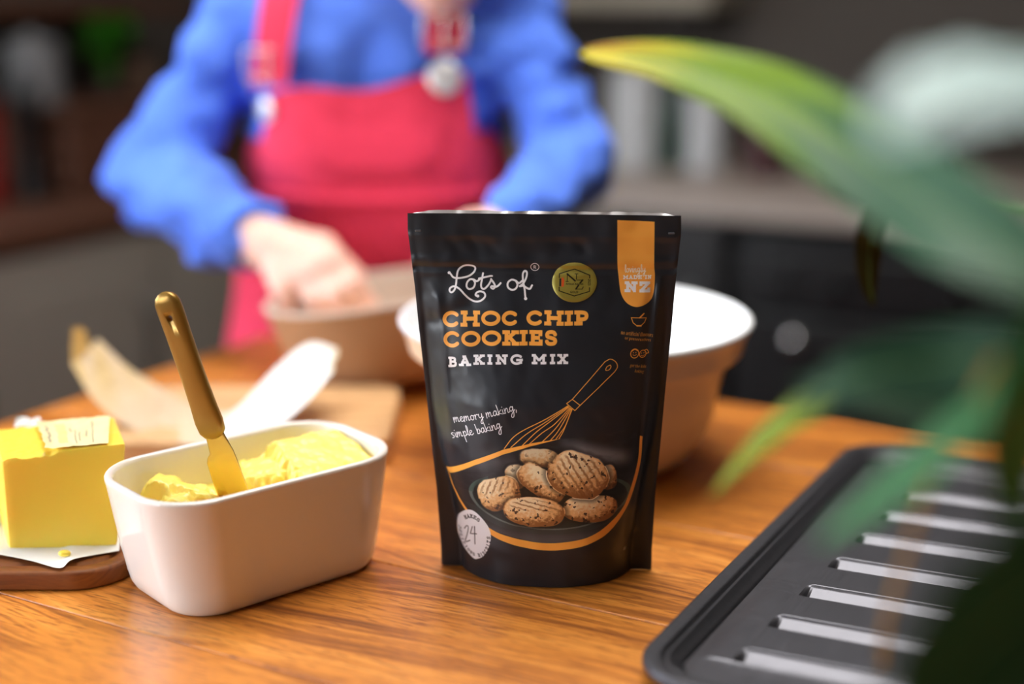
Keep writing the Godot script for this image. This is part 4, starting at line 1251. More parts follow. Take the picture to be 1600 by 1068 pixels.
	# left hand, behind the pouch, holding the far side of the bowl
	var k2 := [Vector3(-0.0306, 1.0308, -1.4000), Vector3(-0.0373, 1.0352, -1.4120), Vector3(-0.0421, 1.0395, -1.4250), Vector3(-0.0424, 1.0439, -1.4380)]
	var hand2 := [[wrl, Vector3(-0.0065, 1.0465, -1.4220), 0.025, 0.024]]
	for k in 4:
		hand2.append([Vector3(-0.0078, 1.0460, -1.4250), k2[k], 0.02, 0.013])
		hand2.append([k2[k], k2[k] + Vector3(-0.03, -0.012, 0.008), 0.0118, 0.010])
		hand2.append([k2[k] + Vector3(-0.03, -0.012, 0.008), k2[k] + Vector3(-0.046, -0.034, 0.006), 0.010, 0.008])
	hand2.append([Vector3(-0.0128, 1.0433, -1.4100), Vector3(-0.0411, 1.0207, -1.3850), 0.014, 0.010])
	net(body, hand2, 0.003, 0.008)
	for k in body.v.size():
		body.v[k] -= base
	part("body", body, M.skin, o)
	# ---- face and hair
	for s in [-1, 1]:
		var e := MB.new()
		e.ball(hc + Vector3(0.031 * s, -0.010, 0.0685) - base, Vector3(0.012, 0.0062, 0.0088), 10)
		part("eye", e, mat(rgb(236, 232, 226), 0.25), o)
		var ir := MB.new()
		ir.ball(hc + Vector3(0.030 * s, -0.0125, 0.0755) - base, Vector3(0.0045, 0.0045, 0.003), 8)
		part("iris", ir, mat(rgb(60, 42, 28), 0.2), o)
		var br := MB.new()
		br.tube([hc + Vector3(0.014 * s, 0.013, 0.0785) - base, hc + Vector3(0.032 * s, 0.018, 0.0765) - base, hc + Vector3(0.05 * s, 0.012, 0.063) - base], [0.003, 0.0032, 0.0015], 8)
		part("eyebrow", br, M.hair, o)
	var lip := MB.new()
	lip.tube([hc + Vector3(-0.021, -0.066, 0.0745) - base, hc + Vector3(-0.008, -0.0645, 0.0775) - base, hc + Vector3(0.008, -0.0645, 0.0775) - base, hc + Vector3(0.021, -0.066, 0.0745) - base], [0.0015, 0.0055, 0.0055, 0.0015], 8)
	part("lips", lip, mat(rgb(190, 92, 92), 0.45), o)
	var hair := MB.new()
	var hb := [[hc + Vector3(0, 0.03, -0.025), hc + Vector3(0, 0.035, 0.0), 0.094, 0.088], [hc + Vector3(0, -0.01, -0.055), hc + Vector3(-0.02, -0.12, -0.10), 0.07, 0.05]]
	for s in [-1, 1]:
		hb.append([hc + Vector3(0.075 * s, 0.02, 0.0), hc + Vector3(0.095 * s, -0.09, -0.035), 0.028, 0.022])
	hb.append([hc + Vector3(-0.09, -0.06, -0.03), Vector3(-0.2099, 1.2632, -1.6000), 0.024, 0.010])
	net(hair, hb, 0.008, 0.02, M_wr(9, 30.0), 0.006, Vector3(3, 0.4, 3))
	for k in hair.v.size():
		hair.v[k] -= base
	part("hair", hair, M.hair, o)
	# ---- blue top
	var wr := M_wr(31, 9.0)
	var sh := torso.duplicate()
	sh.append([shr, elr, 0.048, 0.042])
	sh.append([elr, elr.lerp(wrr, 0.55), 0.045, 0.048])
	sh.append([elr.lerp(wrr, 0.55), wrr + (elr - wrr).normalized() * 0.012, 0.048, 0.039])
	sh.append([shl, ell, 0.050, 0.042])
	sh.append([ell, wrl + (ell - wrl).normalized() * 0.012, 0.042, 0.035])
	sh.append([Vector3(-0.1229, 1.2596, -1.6720), Vector3(-0.1168, 1.2710, -1.6720), 0.062, 0.060])
	var top := MB.new()
	net(top, sh, 0.0105, 0.022, M_wr(31, 13.0), 0.020, Vector3(1.0, 1.5, 1.0))
	for k in top.v.size():
		top.v[k] -= base
	part("long_sleeved_top", top, M.shirt, o, "bright blue long-sleeved top")
	for q in [[elr, wrr, 0.033], [ell, wrl, 0.032]]:
		var d: Vector3 = (q[1] - q[0]).normalized()
		var cf := MB.new()
		cf.tube([q[1] - d * 0.02 - base, q[1] - d * 0.016 - base, q[1] + d * 0.006 - base, q[1] + d * 0.009 - base], [q[2] + 0.004, q[2] + 0.006, q[2] + 0.004, q[2]], 20)
		part("cuff", cf, M.shirt, o)
	# ---- red dungarees
	var tr := MB.new()
	var tb := []
	for q in [waist, hips]:
		tb.append([q[0], q[1], q[2] + 0.018, q[3] + 0.018])
	for q in legs:
		tb.append([q[0], q[1], q[2] + 0.008, q[3] + 0.010])
	net(tr, tb, 0.013, 0.03, wr, 0.008)
	for k in tr.v.size():
		tr.v[k] -= base
	part("dungaree_trousers", tr, M.red_cloth, o)
	var all := torso.duplicate()
	all.append_array(tb)
	var lay := func(px: float, py: float, gap: float) -> Vector3:
		# a place on the chest, given in thousandths of a metre right of and above the waist
		return drape(all, Vector3(base.x + px / 1000.0, 1.06 + py / 1000.0, -1.40), Vector3(0, 0, -1), 0.035, gap)
	var bib := MB.new()
	bib.grid(func(s: float, t: float) -> Vector3:
		var l := table_of([0, -106, 0.25, -116, 1, -124], t)
		var r := table_of([0, 106, 0.25, 114, 1, 140], t)
		var x := lerpf(l, r, s)
		var y := lerpf(107 - 5 * cos((s - 0.5) * 9.0) + 22 * s, -88.0, t)
		var p: Vector3 = lay.call(x, y, 0.017)
		p.z = maxf(p.z, -1.645) + 0.004 * wr.get_noise_2d(x * 0.06, y * 0.09)
		return p - base, 60, 44)
	part("bib", bib, M.red_cloth, o, "red bib front")
	var pocket := MB.new()
	pocket.grid(func(s: float, t: float) -> Vector3:
		var p: Vector3 = lay.call(lerpf(-58, 78, s), lerpf(90 - 8 * sin(s * PI), 40 - 10 * sin(s * PI), t), 0.0215)
		p.z += 0.002 * wr.get_noise_2d(s * 9.0, t * 9.0)
		return p - base, 30, 20)
	part("bib_pocket", pocket, M.red_cloth, o)
	var band := MB.new()
	var bp := []
	for k in 25:
		bp.append(lay.call(lerpf(-118, 124, k / 24.0), 2 - 5 * sin(PI * k / 24.0), 0.017) - base)
	band.tube(bp, [0.006], 8)
	part("waistband", band, M.red_cloth, o)
	# straps over the shoulders, with buckles and buttons
	for q in [[-108, -86, 90, 0], [83, 86, 126, 1]]:
		var sp := MB.new()
		sp.grid(func(s: float, t: float) -> Vector3:
			var x := lerpf(q[0], q[1], t) + lerpf(-21, 21, s)
			return (lay.call(x, lerpf(q[2] + 26, 255, t), 0.018) as Vector3) - base, 8, 30)
		part("strap", sp, M.red_cloth, o)
		var bu := MB.new()
		var c: Vector3 = lay.call(q[0] + 0.0, q[2] + 34.0, 0.019) - base
		for y in [0.0, 0.030]:
			bu.tube([c + Vector3(-0.023, y, 0), c + Vector3(0.023, y, 0)], [0.0013], 8)
		for x in [-0.023, 0.0, 0.023]:
			bu.tube([c + Vector3(x, 0.0 if x != 0.0 else -0.02, 0), c + Vector3(x, 0.030, 0)], [0.0013], 8)
		bu.tube([c + Vector3(-0.021, 0.0, 0), c + Vector3(-0.012, -0.022, 0.002), c + Vector3(0, -0.030, 0.003), c + Vector3(0.012, -0.022, 0.002), c + Vector3(0.021, 0, 0)], [0.0013], 8)
		part("strap_buckle", bu, M.chrome, o, "silver dungaree buckle")
		var bt := MB.new()
		var bc: Vector3 = lay.call(q[0] + (0.0 if q[3] else -4.0), q[2] - 0.0, 0.018) - base
		var prof := [Vector2(0, -0.004), Vector2(0.017, -0.004), Vector2(0.0185, -0.001), Vector2(0.0175, 0.002), Vector2(0.013, 0.0032), Vector2(0, 0.0036)]
		bt.lathe(prof, 28)
		var tilt := Basis(Vector3.RIGHT, deg_to_rad(78.0 if q[3] else 90.0)) if q[3] else Basis(Vector3.UP, deg_to_rad(-50.0)) * Basis(Vector3.RIGHT, deg_to_rad(95.0))
		for k in bt.v.size():
			bt.v[k] = tilt * bt.v[k] * (1.0 if q[3] else 0.75) + bc
		part("button", bt, M.button, o, "shiny silver button")

func M_wr(s: int, freq: float) -> FastNoiseLite:
	var n := FastNoiseLite.new()
	n.seed = s
	n.frequency = freq
	n.fractal_octaves = 3
	return n

func leaf(parent: Node3D, called: String, pts: Array, w: float, side: Vector3, m: Material, fold := 0.25, tip_color := Color(0, 0, 0, 0), tip_from := 0.6, narrow := 0.9, blunt := 0.75, tip2 := Color(0, 0, 0, 0)) -> void:
	var mid := smooth(pts, 10)
	var mb := MB.new()
	var o := parent.position
	mb.grid(func(s: float, t: float) -> Vector3:
		var p: Vector3 = pick(mid, t)
		var d: Vector3 = ((pick(mid, minf(t + 0.02, 1)) as Vector3) - pick(mid, maxf(t - 0.02, 0))).normalized()
		var sd := (side - d * side.dot(d)).normalized()
		var n := sd.cross(d)
		var k := s * 2 - 1
		var ww := w * pow(maxf(0.0, sin(PI * pow(clampf(t * 0.985 + 0.01, 0, 1), narrow))), blunt)
		var rip := sin(t * 31.0 + absf(k) * 5.0) * 0.04 * absf(k)
		return p + sd * k * ww + n * ww * (absf(k) * fold + rip - 0.06 * k * k) - o, 12, 34)
	if tip_color.a > 0:
		mb.colored = true
		var b: Color = m.get_meta("base")
		for k in mb.v.size():
			var t := mb.uv[k].y + 0.06 * sin(mb.uv[k].x * 17.0)
			mb.col[k] = b.lerp(tip_color, smoothstep(tip_from, tip_from + 0.2, t))
			if tip2.a > 0:
				mb.col[k] = mb.col[k].lerp(tip2, smoothstep(0.84, 0.92, t)).lerp(Color(0.35, 0.08, 0.015), smoothstep(0.93, 1.0, t) * smoothstep(0.5, 0.9, mb.uv[k].x))
	var l := part(called, mb, m, parent)
	# its raised midrib
	var rib := MB.new()
	var rp := []
	for k in 16:
		rp.append((pick(mid, k / 16.0) as Vector3) - o)
	rib.tube(rp, [w * 0.05, w * 0.03], 6)
	part("midrib", rib, M.leaf_rib, l)

func make_plant() -> void:
	var at := Vector3(0.44, TOP, -0.44)
	var o := thing("potted_plant", "leafy green houseplant in the near right foreground, its leaves hanging over the oven tray", "plant", at)
	var pm := MB.new()
	pm.lathe([Vector2(0.0, 0.002), Vector2(0.05, 0.002), Vector2(0.054, 0.0), Vector2(0.058, 0.004), Vector2(0.072, 0.10), Vector2(0.075, 0.104), Vector2(0.078, 0.106), Vector2(0.079, 0.128), Vector2(0.077, 0.131), Vector2(0.073, 0.130), Vector2(0.070, 0.118), Vector2(0.0, 0.116)], 48)
	part("pot", pm, mat(rgb(150, 84, 56), 0.8), o)
	var so := MB.new()
	so.ball(Vector3(0, 0.112, 0), Vector3(0.069, 0.012, 0.069), 12)
	part("soil", so, mat(rgb(45, 32, 24), 1.0), o)
	# long leaf reaching across the middle of the picture, its tip turned yellow
	leaf(o, "leaf", [Vector3(0.1951, 1.1517, -0.4200), Vector3(0.1787, 1.1774, -0.4400), Vector3(0.1617, 1.1950, -0.4800), Vector3(0.1409, 1.2122, -0.5500), Vector3(0.1158, 1.2303, -0.6200), Vector3(0.0811, 1.2433, -0.6800), Vector3(0.0360, 1.2485, -0.7300)], 0.0185, Vector3(-0.1, 0.42, -0.9), M.leaf_tinted, 0.25, Color(0.15, 0.25, 0.008, 1), 0.52, 1.1, 0.45, Color(0.55, 0.46, 0.015, 1))
	# broad leaf low in the right corner
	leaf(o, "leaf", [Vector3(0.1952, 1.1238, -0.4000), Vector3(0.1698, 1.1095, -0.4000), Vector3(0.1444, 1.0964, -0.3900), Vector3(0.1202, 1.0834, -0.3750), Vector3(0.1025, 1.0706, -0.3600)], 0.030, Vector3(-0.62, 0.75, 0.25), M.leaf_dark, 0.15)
	# pale leaf hanging over the tray
	leaf(o, "leaf", [Vector3(0.1823, 1.1816, -0.4400), Vector3(0.1676, 1.1579, -0.4500), Vector3(0.1496, 1.1304, -0.4600), Vector3(0.1298, 1.1072, -0.4700), Vector3(0.1095, 1.0853, -0.4800)], 0.0135, Vector3(0.55, 0.75, -0.3), M.leaf, 0.2)
	# small yellowing leaf low over the table
	leaf(o, "leaf", [Vector3(0.1613, 1.1334, -0.5600), Vector3(0.1407, 1.1170, -0.5800), Vector3(0.1231, 1.1012, -0.5900), Vector3(0.1063, 1.0805, -0.6000), Vector3(0.0906, 1.0567, -0.6100)], 0.0095, Vector3(0.4, 0.8, -0.4), M.leaf_tinted, 0.2, Color(0.17, 0.22, 0.012, 1), 0.2)
	# leaves crossing behind at table height
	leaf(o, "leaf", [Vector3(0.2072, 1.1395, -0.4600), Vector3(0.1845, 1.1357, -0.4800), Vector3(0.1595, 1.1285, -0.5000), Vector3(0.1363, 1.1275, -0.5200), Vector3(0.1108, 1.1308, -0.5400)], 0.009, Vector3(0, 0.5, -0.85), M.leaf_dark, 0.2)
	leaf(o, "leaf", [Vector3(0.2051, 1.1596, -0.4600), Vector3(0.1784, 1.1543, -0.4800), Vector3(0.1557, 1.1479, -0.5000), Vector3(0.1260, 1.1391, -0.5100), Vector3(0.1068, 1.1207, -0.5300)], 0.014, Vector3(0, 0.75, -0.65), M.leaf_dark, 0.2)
	# leaf at top right, its window glare painted in as pale colour
	leaf(o, "leaf", [Vector3(0.1453, 1.2392, -0.3600), Vector3(0.1605, 1.2583, -0.4200), Vector3(0.1345, 1.2578, -0.3950), Vector3(0.1116, 1.2516, -0.3750), Vector3(0.0908, 1.2442, -0.3500)], 0.022, Vector3(0.75, -0.1, 0.4), M.leaf_painted_glare, 0.06)
	leaf(o, "leaf", [Vector3(0.1923, 1.2021, -0.4400), Vector3(0.1781, 1.1836, -0.4400), Vector3(0.1701, 1.1535, -0.4500), Vector3(0.1701, 1.1190, -0.4600), Vector3(0.1769, 1.0910, -0.4600)], 0.016, Vector3(-0.8, 0.3, 0.4), M.leaf, 0.2)
	# dim dry leaf further back
	leaf(o, "leaf", [Vector3(0.2008, 1.1886, -0.7200), Vector3(0.1939, 1.1727, -0.7400), Vector3(0.1917, 1.1507, -0.7500), Vector3(0.1916, 1.1298, -0.7500), Vector3(0.1951, 1.1122, -0.7500)], 0.009, Vector3(0.9, 0.1, -0.3), M.leaf_tinted, 0.2, Color(0.030, 0.026, 0.004, 1), 0.0)
	# stems from the pot to the leaves
	for q in [[Vector3(0.1901, 1.1434, -0.4200), 0.0], [Vector3(0.1952, 1.1238, -0.4000), 0.5], [Vector3(0.1823, 1.1816, -0.4400), 1.0], [Vector3(0.1613, 1.1334, -0.5600), 1.6], [Vector3(0.2072, 1.1395, -0.4600), 2.2], [Vector3(0.2051, 1.1596, -0.4600), 2.8], [Vector3(0.1453, 1.2392, -0.3600), 3.4], [Vector3(0.1923, 1.2021, -0.4400), 4.2], [Vector3(0.2008, 1.1886, -0.7200), 5.0]]:
		var foot := Vector3(cos(q[1]) * 0.02, 0.115, sin(q[1]) * 0.02)
		var e: Vector3 = q[0] - at
		var sm := MB.new()
		sm.tube(smooth([foot, foot.lerp(e, 0.45) + Vector3(0.01, 0.05, 0.0), e], 10), [0.0022], 8)
		part("stem", sm, M.leaf_rib, o)
	# thin brown stalk hanging in front of the tray
	var st := MB.new()
	st.tube(smooth([Vector3(0.1659, 1.1570, -0.4700) - at, Vector3(0.1565, 1.1050, -0.5000) - at, Vector3(0.1545, 1.0664, -0.5200) - at, Vector3(0.1516, 1.0347, -0.5300) - at, Vector3(0.1527, 1.0071, -0.5400) - at], 8), [0.0014], 8)
	part("stalk", st, mat(rgb(150, 112, 40), 0.6), o, "thin brown stalk")

func bx(called: String, size: Vector3, at: Vector3, m: Material, parent: Node3D, r := 0.003, label := "") -> MeshInstance3D:
	var mb := MB.new()
	mb.box(size, at, r)
	return part(called, mb, m, parent, label)

func make_table() -> void:
	var o := thing("wooden_table", "long orange brown varnished wooden table in the foreground made of wide planks", "table", on(-0.0435, 0.753, 0), TURN)
	for k in 6:
		# plank middles across the table; the far edge is at +0.48
		var w := -0.40 + 0.16 * k
		var mb := MB.new()
		mb.box(Vector3(1.887, 0.036, 0.1592), Vector3.ZERO, 0.0016, Basis.IDENTITY, 1.0, Vector2(0.31 * k + 0.2, 0.10 + 0.167 * (k % 3)))
		var p := part("plank", mb, M.table_wood, o)
		p.position = Vector3(0, TOP - 0.018, -w)
	for s in [-1, 1]:
		bx("apron", Vector3(1.75, 0.09, 0.022), Vector3(0, TOP - 0.082, 0.40 * s), M.table_side, o)
		bx("apron", Vector3(0.022, 0.09, 0.80), Vector3(0.865 * s, TOP - 0.082, 0), M.table_side, o)
		for q in [-1, 1]:
			var lg := MB.new()
			var rr := []
			for h in [[0.0, 0.045], [0.004, 0.05], [0.45, 0.062], [0.80, 0.072], [0.862, 0.072]]:
				rr.append(round_rect(h[1], h[1], 0.008, h[0], 4))
			lg.loft(rr)
			var l := part("leg", lg, M.table_side, o)
			l.position = Vector3(0.86 * s, 0, 0.40 * q)

func cabinet(u: float, w: float, width: float, turn: float, label: String, group: String, m: Material) -> void:   # base unit, its front towards local +z
	var o := thing("kitchen_cabinet", label, "cabinet", on(u, w, 0), turn, group)
	bx("body", Vector3(width - 0.004, 0.76, 0.56), Vector3(0, 0.48, -0.28), m, o)
	bx("plinth", Vector3(width - 0.004, 0.10, 0.50), Vector3(0, 0.05, -0.30), mat(rgb(30, 28, 27), 0.7), o)
	var d := bx("door", Vector3(width - 0.012, 0.735, 0.02), Vector3(0, 0.482, 0.011), m, o, 0.004)
	bx("door_panel", Vector3(width - 0.13, 0.60, 0.006), Vector3(0, 0.482, 0.0235), m, d, 0.003)
	var h := MB.new()
	h.tube(smooth([Vector3(width * 0.36, 0.62, 0.02), Vector3(width * 0.36, 0.625, 0.045), Vector3(width * 0.36, 0.72, 0.045), Vector3(width * 0.36, 0.725, 0.02)], 6), [0.005], 10)
	part("handle", h, M.chrome_dull, d)

func jar(called: String, label: String, category: String, at: Vector3, prof: Array, m: Material, lid := [], lm: Material = null) -> Node3D:
	var o := thing(called, label, category, at)
	var a := MB.new()
	a.lathe(prof, 40)
	part("body", a, m, o)
	if lid.size():
		var b := MB.new()
		b.lathe(lid, 40)
		part("lid", b, lm, o)
	return o

func can(r: float, h: float, r1 := -1.0) -> Array:
	var t := r if r1 < 0 else r1
	return [Vector2(0, 0), Vector2(r - 0.004, 0), Vector2(r, 0.004), Vector2(lerpf(r, t, 0.5), h * 0.5), Vector2(t, h - 0.006), Vector2(t - 0.004, h), Vector2(0, h)]

func herb(label: String, at: Vector3, r: float, high: float, n: int, s: int) -> void:   # small potted herb
	var o := thing("potted_herb", label, "plant", at)
	var p := MB.new()
	p.lathe([Vector2(0, 0), Vector2(r * 0.62, 0), Vector2(r * 0.66, 0.003), Vector2(r * 0.85, r * 1.3), Vector2(r * 0.9, r * 1.32), Vector2(r * 0.9, r * 1.6), Vector2(r * 0.8, r * 1.6), Vector2(r * 0.78, r * 1.45), Vector2(0, r * 1.45)], 28)
	part("pot", p, mat(rgb(52, 40, 34), 0.7), o)
	var rng := RandomNumberGenerator.new()
	rng.seed = s
	for k in n:
		var a := rng.randf() * TAU
		var e := 0.25 + rng.randf() * 0.75
		var foot := Vector3(cos(a) * r * 0.3, r * 1.45, sin(a) * r * 0.3)
		var tip := Vector3(cos(a) * r * 1.5 * e, r * 1.5 + high * (0.35 + rng.randf() * 0.65), sin(a) * r * 1.5 * e)
		var sm := MB.new()
		sm.tube([foot, foot.lerp(tip, 0.5) + Vector3(0, 0.01, 0), tip], [0.0014], 5)
		var stem := part("stem", sm, M.herb_leaf, o)
		var lm := MB.new()
		for j in 2:
			var d := Vector3(cos(a + j * 1.7), 0.35, sin(a + j * 1.7)).normalized() * high * 0.42
			var sd := d.cross(Vector3.UP).normalized()
			lm.grid(func(u: float, v: float) -> Vector3:
				var wd := high * 0.15 * sin(PI * clampf(v * 0.97 + 0.015, 0, 1))
				return tip + d * (v - 0.25) + sd * (u * 2 - 1) * wd + Vector3(0, absf(u * 2 - 1) * wd * 0.4 - v * v * high * 0.12, 0), 4, 8)
		part("leaf_pair", lm, M.herb_leaf, stem)

func make_kitchen() -> void:
	# ---- left run, front at u = -1.8, turned to face the table
	var face := TURN + PI / 2
	var words := ["grey cupboard unit at the left edge of the frame, below the dark worktop", "grey cupboard unit left of the blue sleeve, below the dark worktop", "grey cupboard unit behind the blue sleeve, below the dark worktop", "grey cupboard unit in the corner behind the person"]
	for k in 4:
		cabinet(-1.82, 1.33 + 0.42 * k, 0.42, face, words[k], "grey cupboards under the left worktop", M.cabinet_grey)
	var w1 := thing("worktop", "dark brown wooden worktop over the grey cupboards on the left", "worktop", on(-2.11, 2.10, 0.86), TURN)
	bx("worktop_slab", Vector3(0.64, 0.04, 2.10), Vector3(0, 0.02, 0), M.dark_wood, w1, 0.004)
	# dark bread bin with things on it
	var bin := thing("bread_bin", "dark brown wooden bread bin on the left worktop beside the blue sleeve", "bread bin", on(-2.13, 2.16, 0.9), TURN)
	bx("bin_body", Vector3(0.30, 0.14, 0.46), Vector3(0, 0.07, 0), M.dark_wood, bin, 0.012)
	bx("bin_lid", Vector3(0.31, 0.02, 0.47), Vector3(0, 0.15, 0), M.dark_wood, bin, 0.008)
	var kn := MB.new()
	kn.ball(Vector3(0.163, 0.10, 0), Vector3(0.01, 0.012, 0.012), 10)
	part("knob", kn, M.chrome_dull, bin)
	jar("storage_jar", "grey lidded jar standing on the dark bread bin at upper left", "jar", on(-2.12, 1.99, 1.06), can(0.052, 0.105), M.grey_pot, [Vector2(0, 0.106), Vector2(0.05, 0.106), Vector2(0.054, 0.110), Vector2(0.053, 0.120), Vector2(0.012, 0.127), Vector2(0.011, 0.138), Vector2(0, 0.140)], M.grey_pot)
	herb("small bright green herb in a dark pot on top of the bread bin", on(-2.1, 2.165, 1.06), 0.028, 0.11, 26, 3)
	jar("small_jar", "small brown jar on the bread bin close to the blue shoulder", "jar", on(-2.12, 2.28, 1.06), can(0.03, 0.07), mat(rgb(84, 62, 48), 0.5))
	jar("pepper_mill", "tall black mill standing in front of the bread bin at the left edge", "mill", on(-2.02, 1.875, 0.9), [Vector2(0, 0), Vector2(0.028, 0), Vector2(0.03, 0.004), Vector2(0.024, 0.05), Vector2(0.019, 0.10), Vector2(0.025, 0.15), Vector2(0.027, 0.19), Vector2(0.02, 0.205), Vector2(0.014, 0.212), Vector2(0.017, 0.225), Vector2(0.01, 0.238), Vector2(0, 0.24)], mat(rgb(16, 15, 15), 0.35))
	jar("red_canister", "dark red canister cut by the left edge of the frame", "canister", on(-2.05, 1.775, 0.9), can(0.048, 0.17), mat(rgb(112, 16, 18), 0.4), [Vector2(0, 0.171), Vector2(0.047, 0.171), Vector2(0.05, 0.175), Vector2(0.049, 0.188), Vector2(0.03, 0.194), Vector2(0, 0.195)], mat(rgb(80, 12, 14), 0.4))
	herb("green herb pot behind the red canister at the left edge", on(-2.28, 1.80, 0.9), 0.045, 0.17, 22, 8)
	var sh := thing("wall_shelf", "dark wooden wall shelf at the upper left corner", "shelf", on(-2.31, 2.0, 1.225), TURN)
	bx("shelf_board", Vector3(0.22, 0.03, 1.1), Vector3(0, 0.015, 0), M.dark_wood, sh)
	for z in [-0.4, 0.4]:
		bx("bracket", Vector3(0.18, 0.03, 0.02), Vector3(-0.02, -0.015, z), M.black_metal, sh)
	# ---- back run, front at v = 2.5
	var wb := ["dark cupboard unit behind the person, left of the oven", "dark cupboard unit directly left of the oven"]
	for k in 2:
		cabinet(-1.53 + 0.42 * k, 2.5, 0.42, TURN, wb[k], "dark cupboards under the back worktop", M.cabinet_black)
	cabinet(-0.03, 2.5, 0.5, TURN, "dark cupboard unit right of the oven", "dark cupboards under the back worktop", M.cabinet_black)
	var w2 := thing("worktop", "pale grey worktop along the back wall, right of the person", "worktop", on(-0.78, 2.83, 0.86), TURN)
	bx("worktop_slab", Vector3(1.98, 0.04, 0.68), Vector3(0, 0.02, 0), M.worktop_pale, w2, 0.004)
	var ov := thing("oven", "black built-in oven with a chrome handle under the pale worktop", "oven", on(-0.583, 2.5, 0), TURN)
	bx("oven_body", Vector3(0.595, 0.74, 0.56), Vector3(0, 0.475, -0.29), M.black_metal, ov)
	var od := bx("oven_door", Vector3(0.59, 0.50, 0.03), Vector3(0, 0.44, 0.005), M.black_gloss, ov, 0.006)
	bx("oven_glass", Vector3(0.44, 0.30, 0.006), Vector3(0, 0.42, 0.022), M.black_gloss, od, 0.002)
	for x in [-0.165, 0.165]:
		var hd := MB.new()
		hd.ball(Vector3(x, 0.66, 0.055), Vector3(0.017, 0.017, 0.02), 12)
		hd.tube([Vector3(x, 0.66, 0.055), Vector3(x, 0.66, 0.015)], [0.008], 10)
		part("handle_end", hd, M.chrome, od, "chrome handle end")

	var hbar := MB.new()
	hbar.tube([Vector3(-0.165, 0.66, 0.055), Vector3(0.165, 0.66, 0.055)], [0.008], 12)
	part("handle", hbar, M.black_metal, od)
	bx("control_panel", Vector3(0.59, 0.10, 0.03), Vector3(0, 0.76, 0.005), M.black_gloss, ov, 0.004)
	for x in [-0.2, -0.1, 0.1, 0.2]:
		var kb := MB.new()
		kb.tube([Vector3(x, 0.76, 0.02), Vector3(x, 0.76, 0.042), Vector3(x, 0.76, 0.045)], [0.016, 0.015, 0.012], 20)
		part("knob", kb, M.black_metal, ov)
	jar("tall_jar", "tall pale grey jar on the back worktop, right of the blue sleeve", "jar", on(-1.246, 2.85, 0.9), can(0.055, 0.19), M.jar_pale, [Vector2(0, 0.191), Vector2(0.052, 0.191), Vector2(0.056, 0.195), Vector2(0.055, 0.21), Vector2(0.03, 0.216), Vector2(0, 0.217)], M.jar_pale)
	jar("green_bottle", "dark green bottle between the two pale jars", "bottle", on(-1.16, 2.85, 0.9), [Vector2(0, 0), Vector2(0.022, 0), Vector2(0.025, 0.004), Vector2(0.025, 0.13), Vector2(0.012, 0.17), Vector2(0.011, 0.22), Vector2(0.013, 0.222), Vector2(0.012, 0.235), Vector2(0, 0.236)], mat(rgb(20, 52, 40), 0.15))
	jar("short_jar", "shorter pale grey jar on the back worktop right of the green bottle", "jar", on(-1.085, 2.85, 0.9), can(0.040, 0.15), M.jar_pale, [Vector2(0, 0.151), Vector2(0.038, 0.151), Vector2(0.041, 0.155), Vector2(0.04, 0.168), Vector2(0, 0.17)], M.jar_pale)
	jar("dark_canister", "dark reddish canister on the back worktop above the oven", "canister", on(-0.94, 2.83, 0.9), can(0.046, 0.13), mat(rgb(58, 24, 26), 0.45), [Vector2(0, 0.131), Vector2(0.044, 0.131), Vector2(0.048, 0.135), Vector2(0.047, 0.146), Vector2(0, 0.15)], mat(rgb(40, 18, 20), 0.45))
	var pan := jar("cooking_pot", "dark metal cooking pot on the back worktop, half hidden by the long leaf", "pot", on(-0.68, 2.80, 0.9), can(0.11, 0.13), M.black_metal, [Vector2(0, 0.131), Vector2(0.108, 0.131), Vector2(0.112, 0.135), Vector2(0.10, 0.145), Vector2(0.02, 0.16), Vector2(0.018, 0.175), Vector2(0, 0.178)], M.black_metal)
	for s in [-1, 1]:
		var ph := MB.new()
		ph.tube(smooth([Vector3(0.108 * s, 0.10, -0.03), Vector3(0.135 * s, 0.105, -0.02), Vector3(0.135 * s, 0.105, 0.02), Vector3(0.108 * s, 0.10, 0.03)], 6), [0.006], 8)
		part("handle", ph, M.black_metal, pan)
	var s2 := thing("wall_shelf", "grey beige wall shelf at the top of the frame above the pale jars", "shelf", on(-1.52, 3.07, 1.235), TURN)
	bx("shelf_board", Vector3(0.80, 0.045, 0.24), Vector3(0, 0.0225, 0), M.shelf_pale, s2)
	for x in [-0.3, 0.3]:
		bx("bracket", Vector3(0.02, 0.03, 0.18), Vector3(x, -0.015, -0.02), M.black_metal, s2)

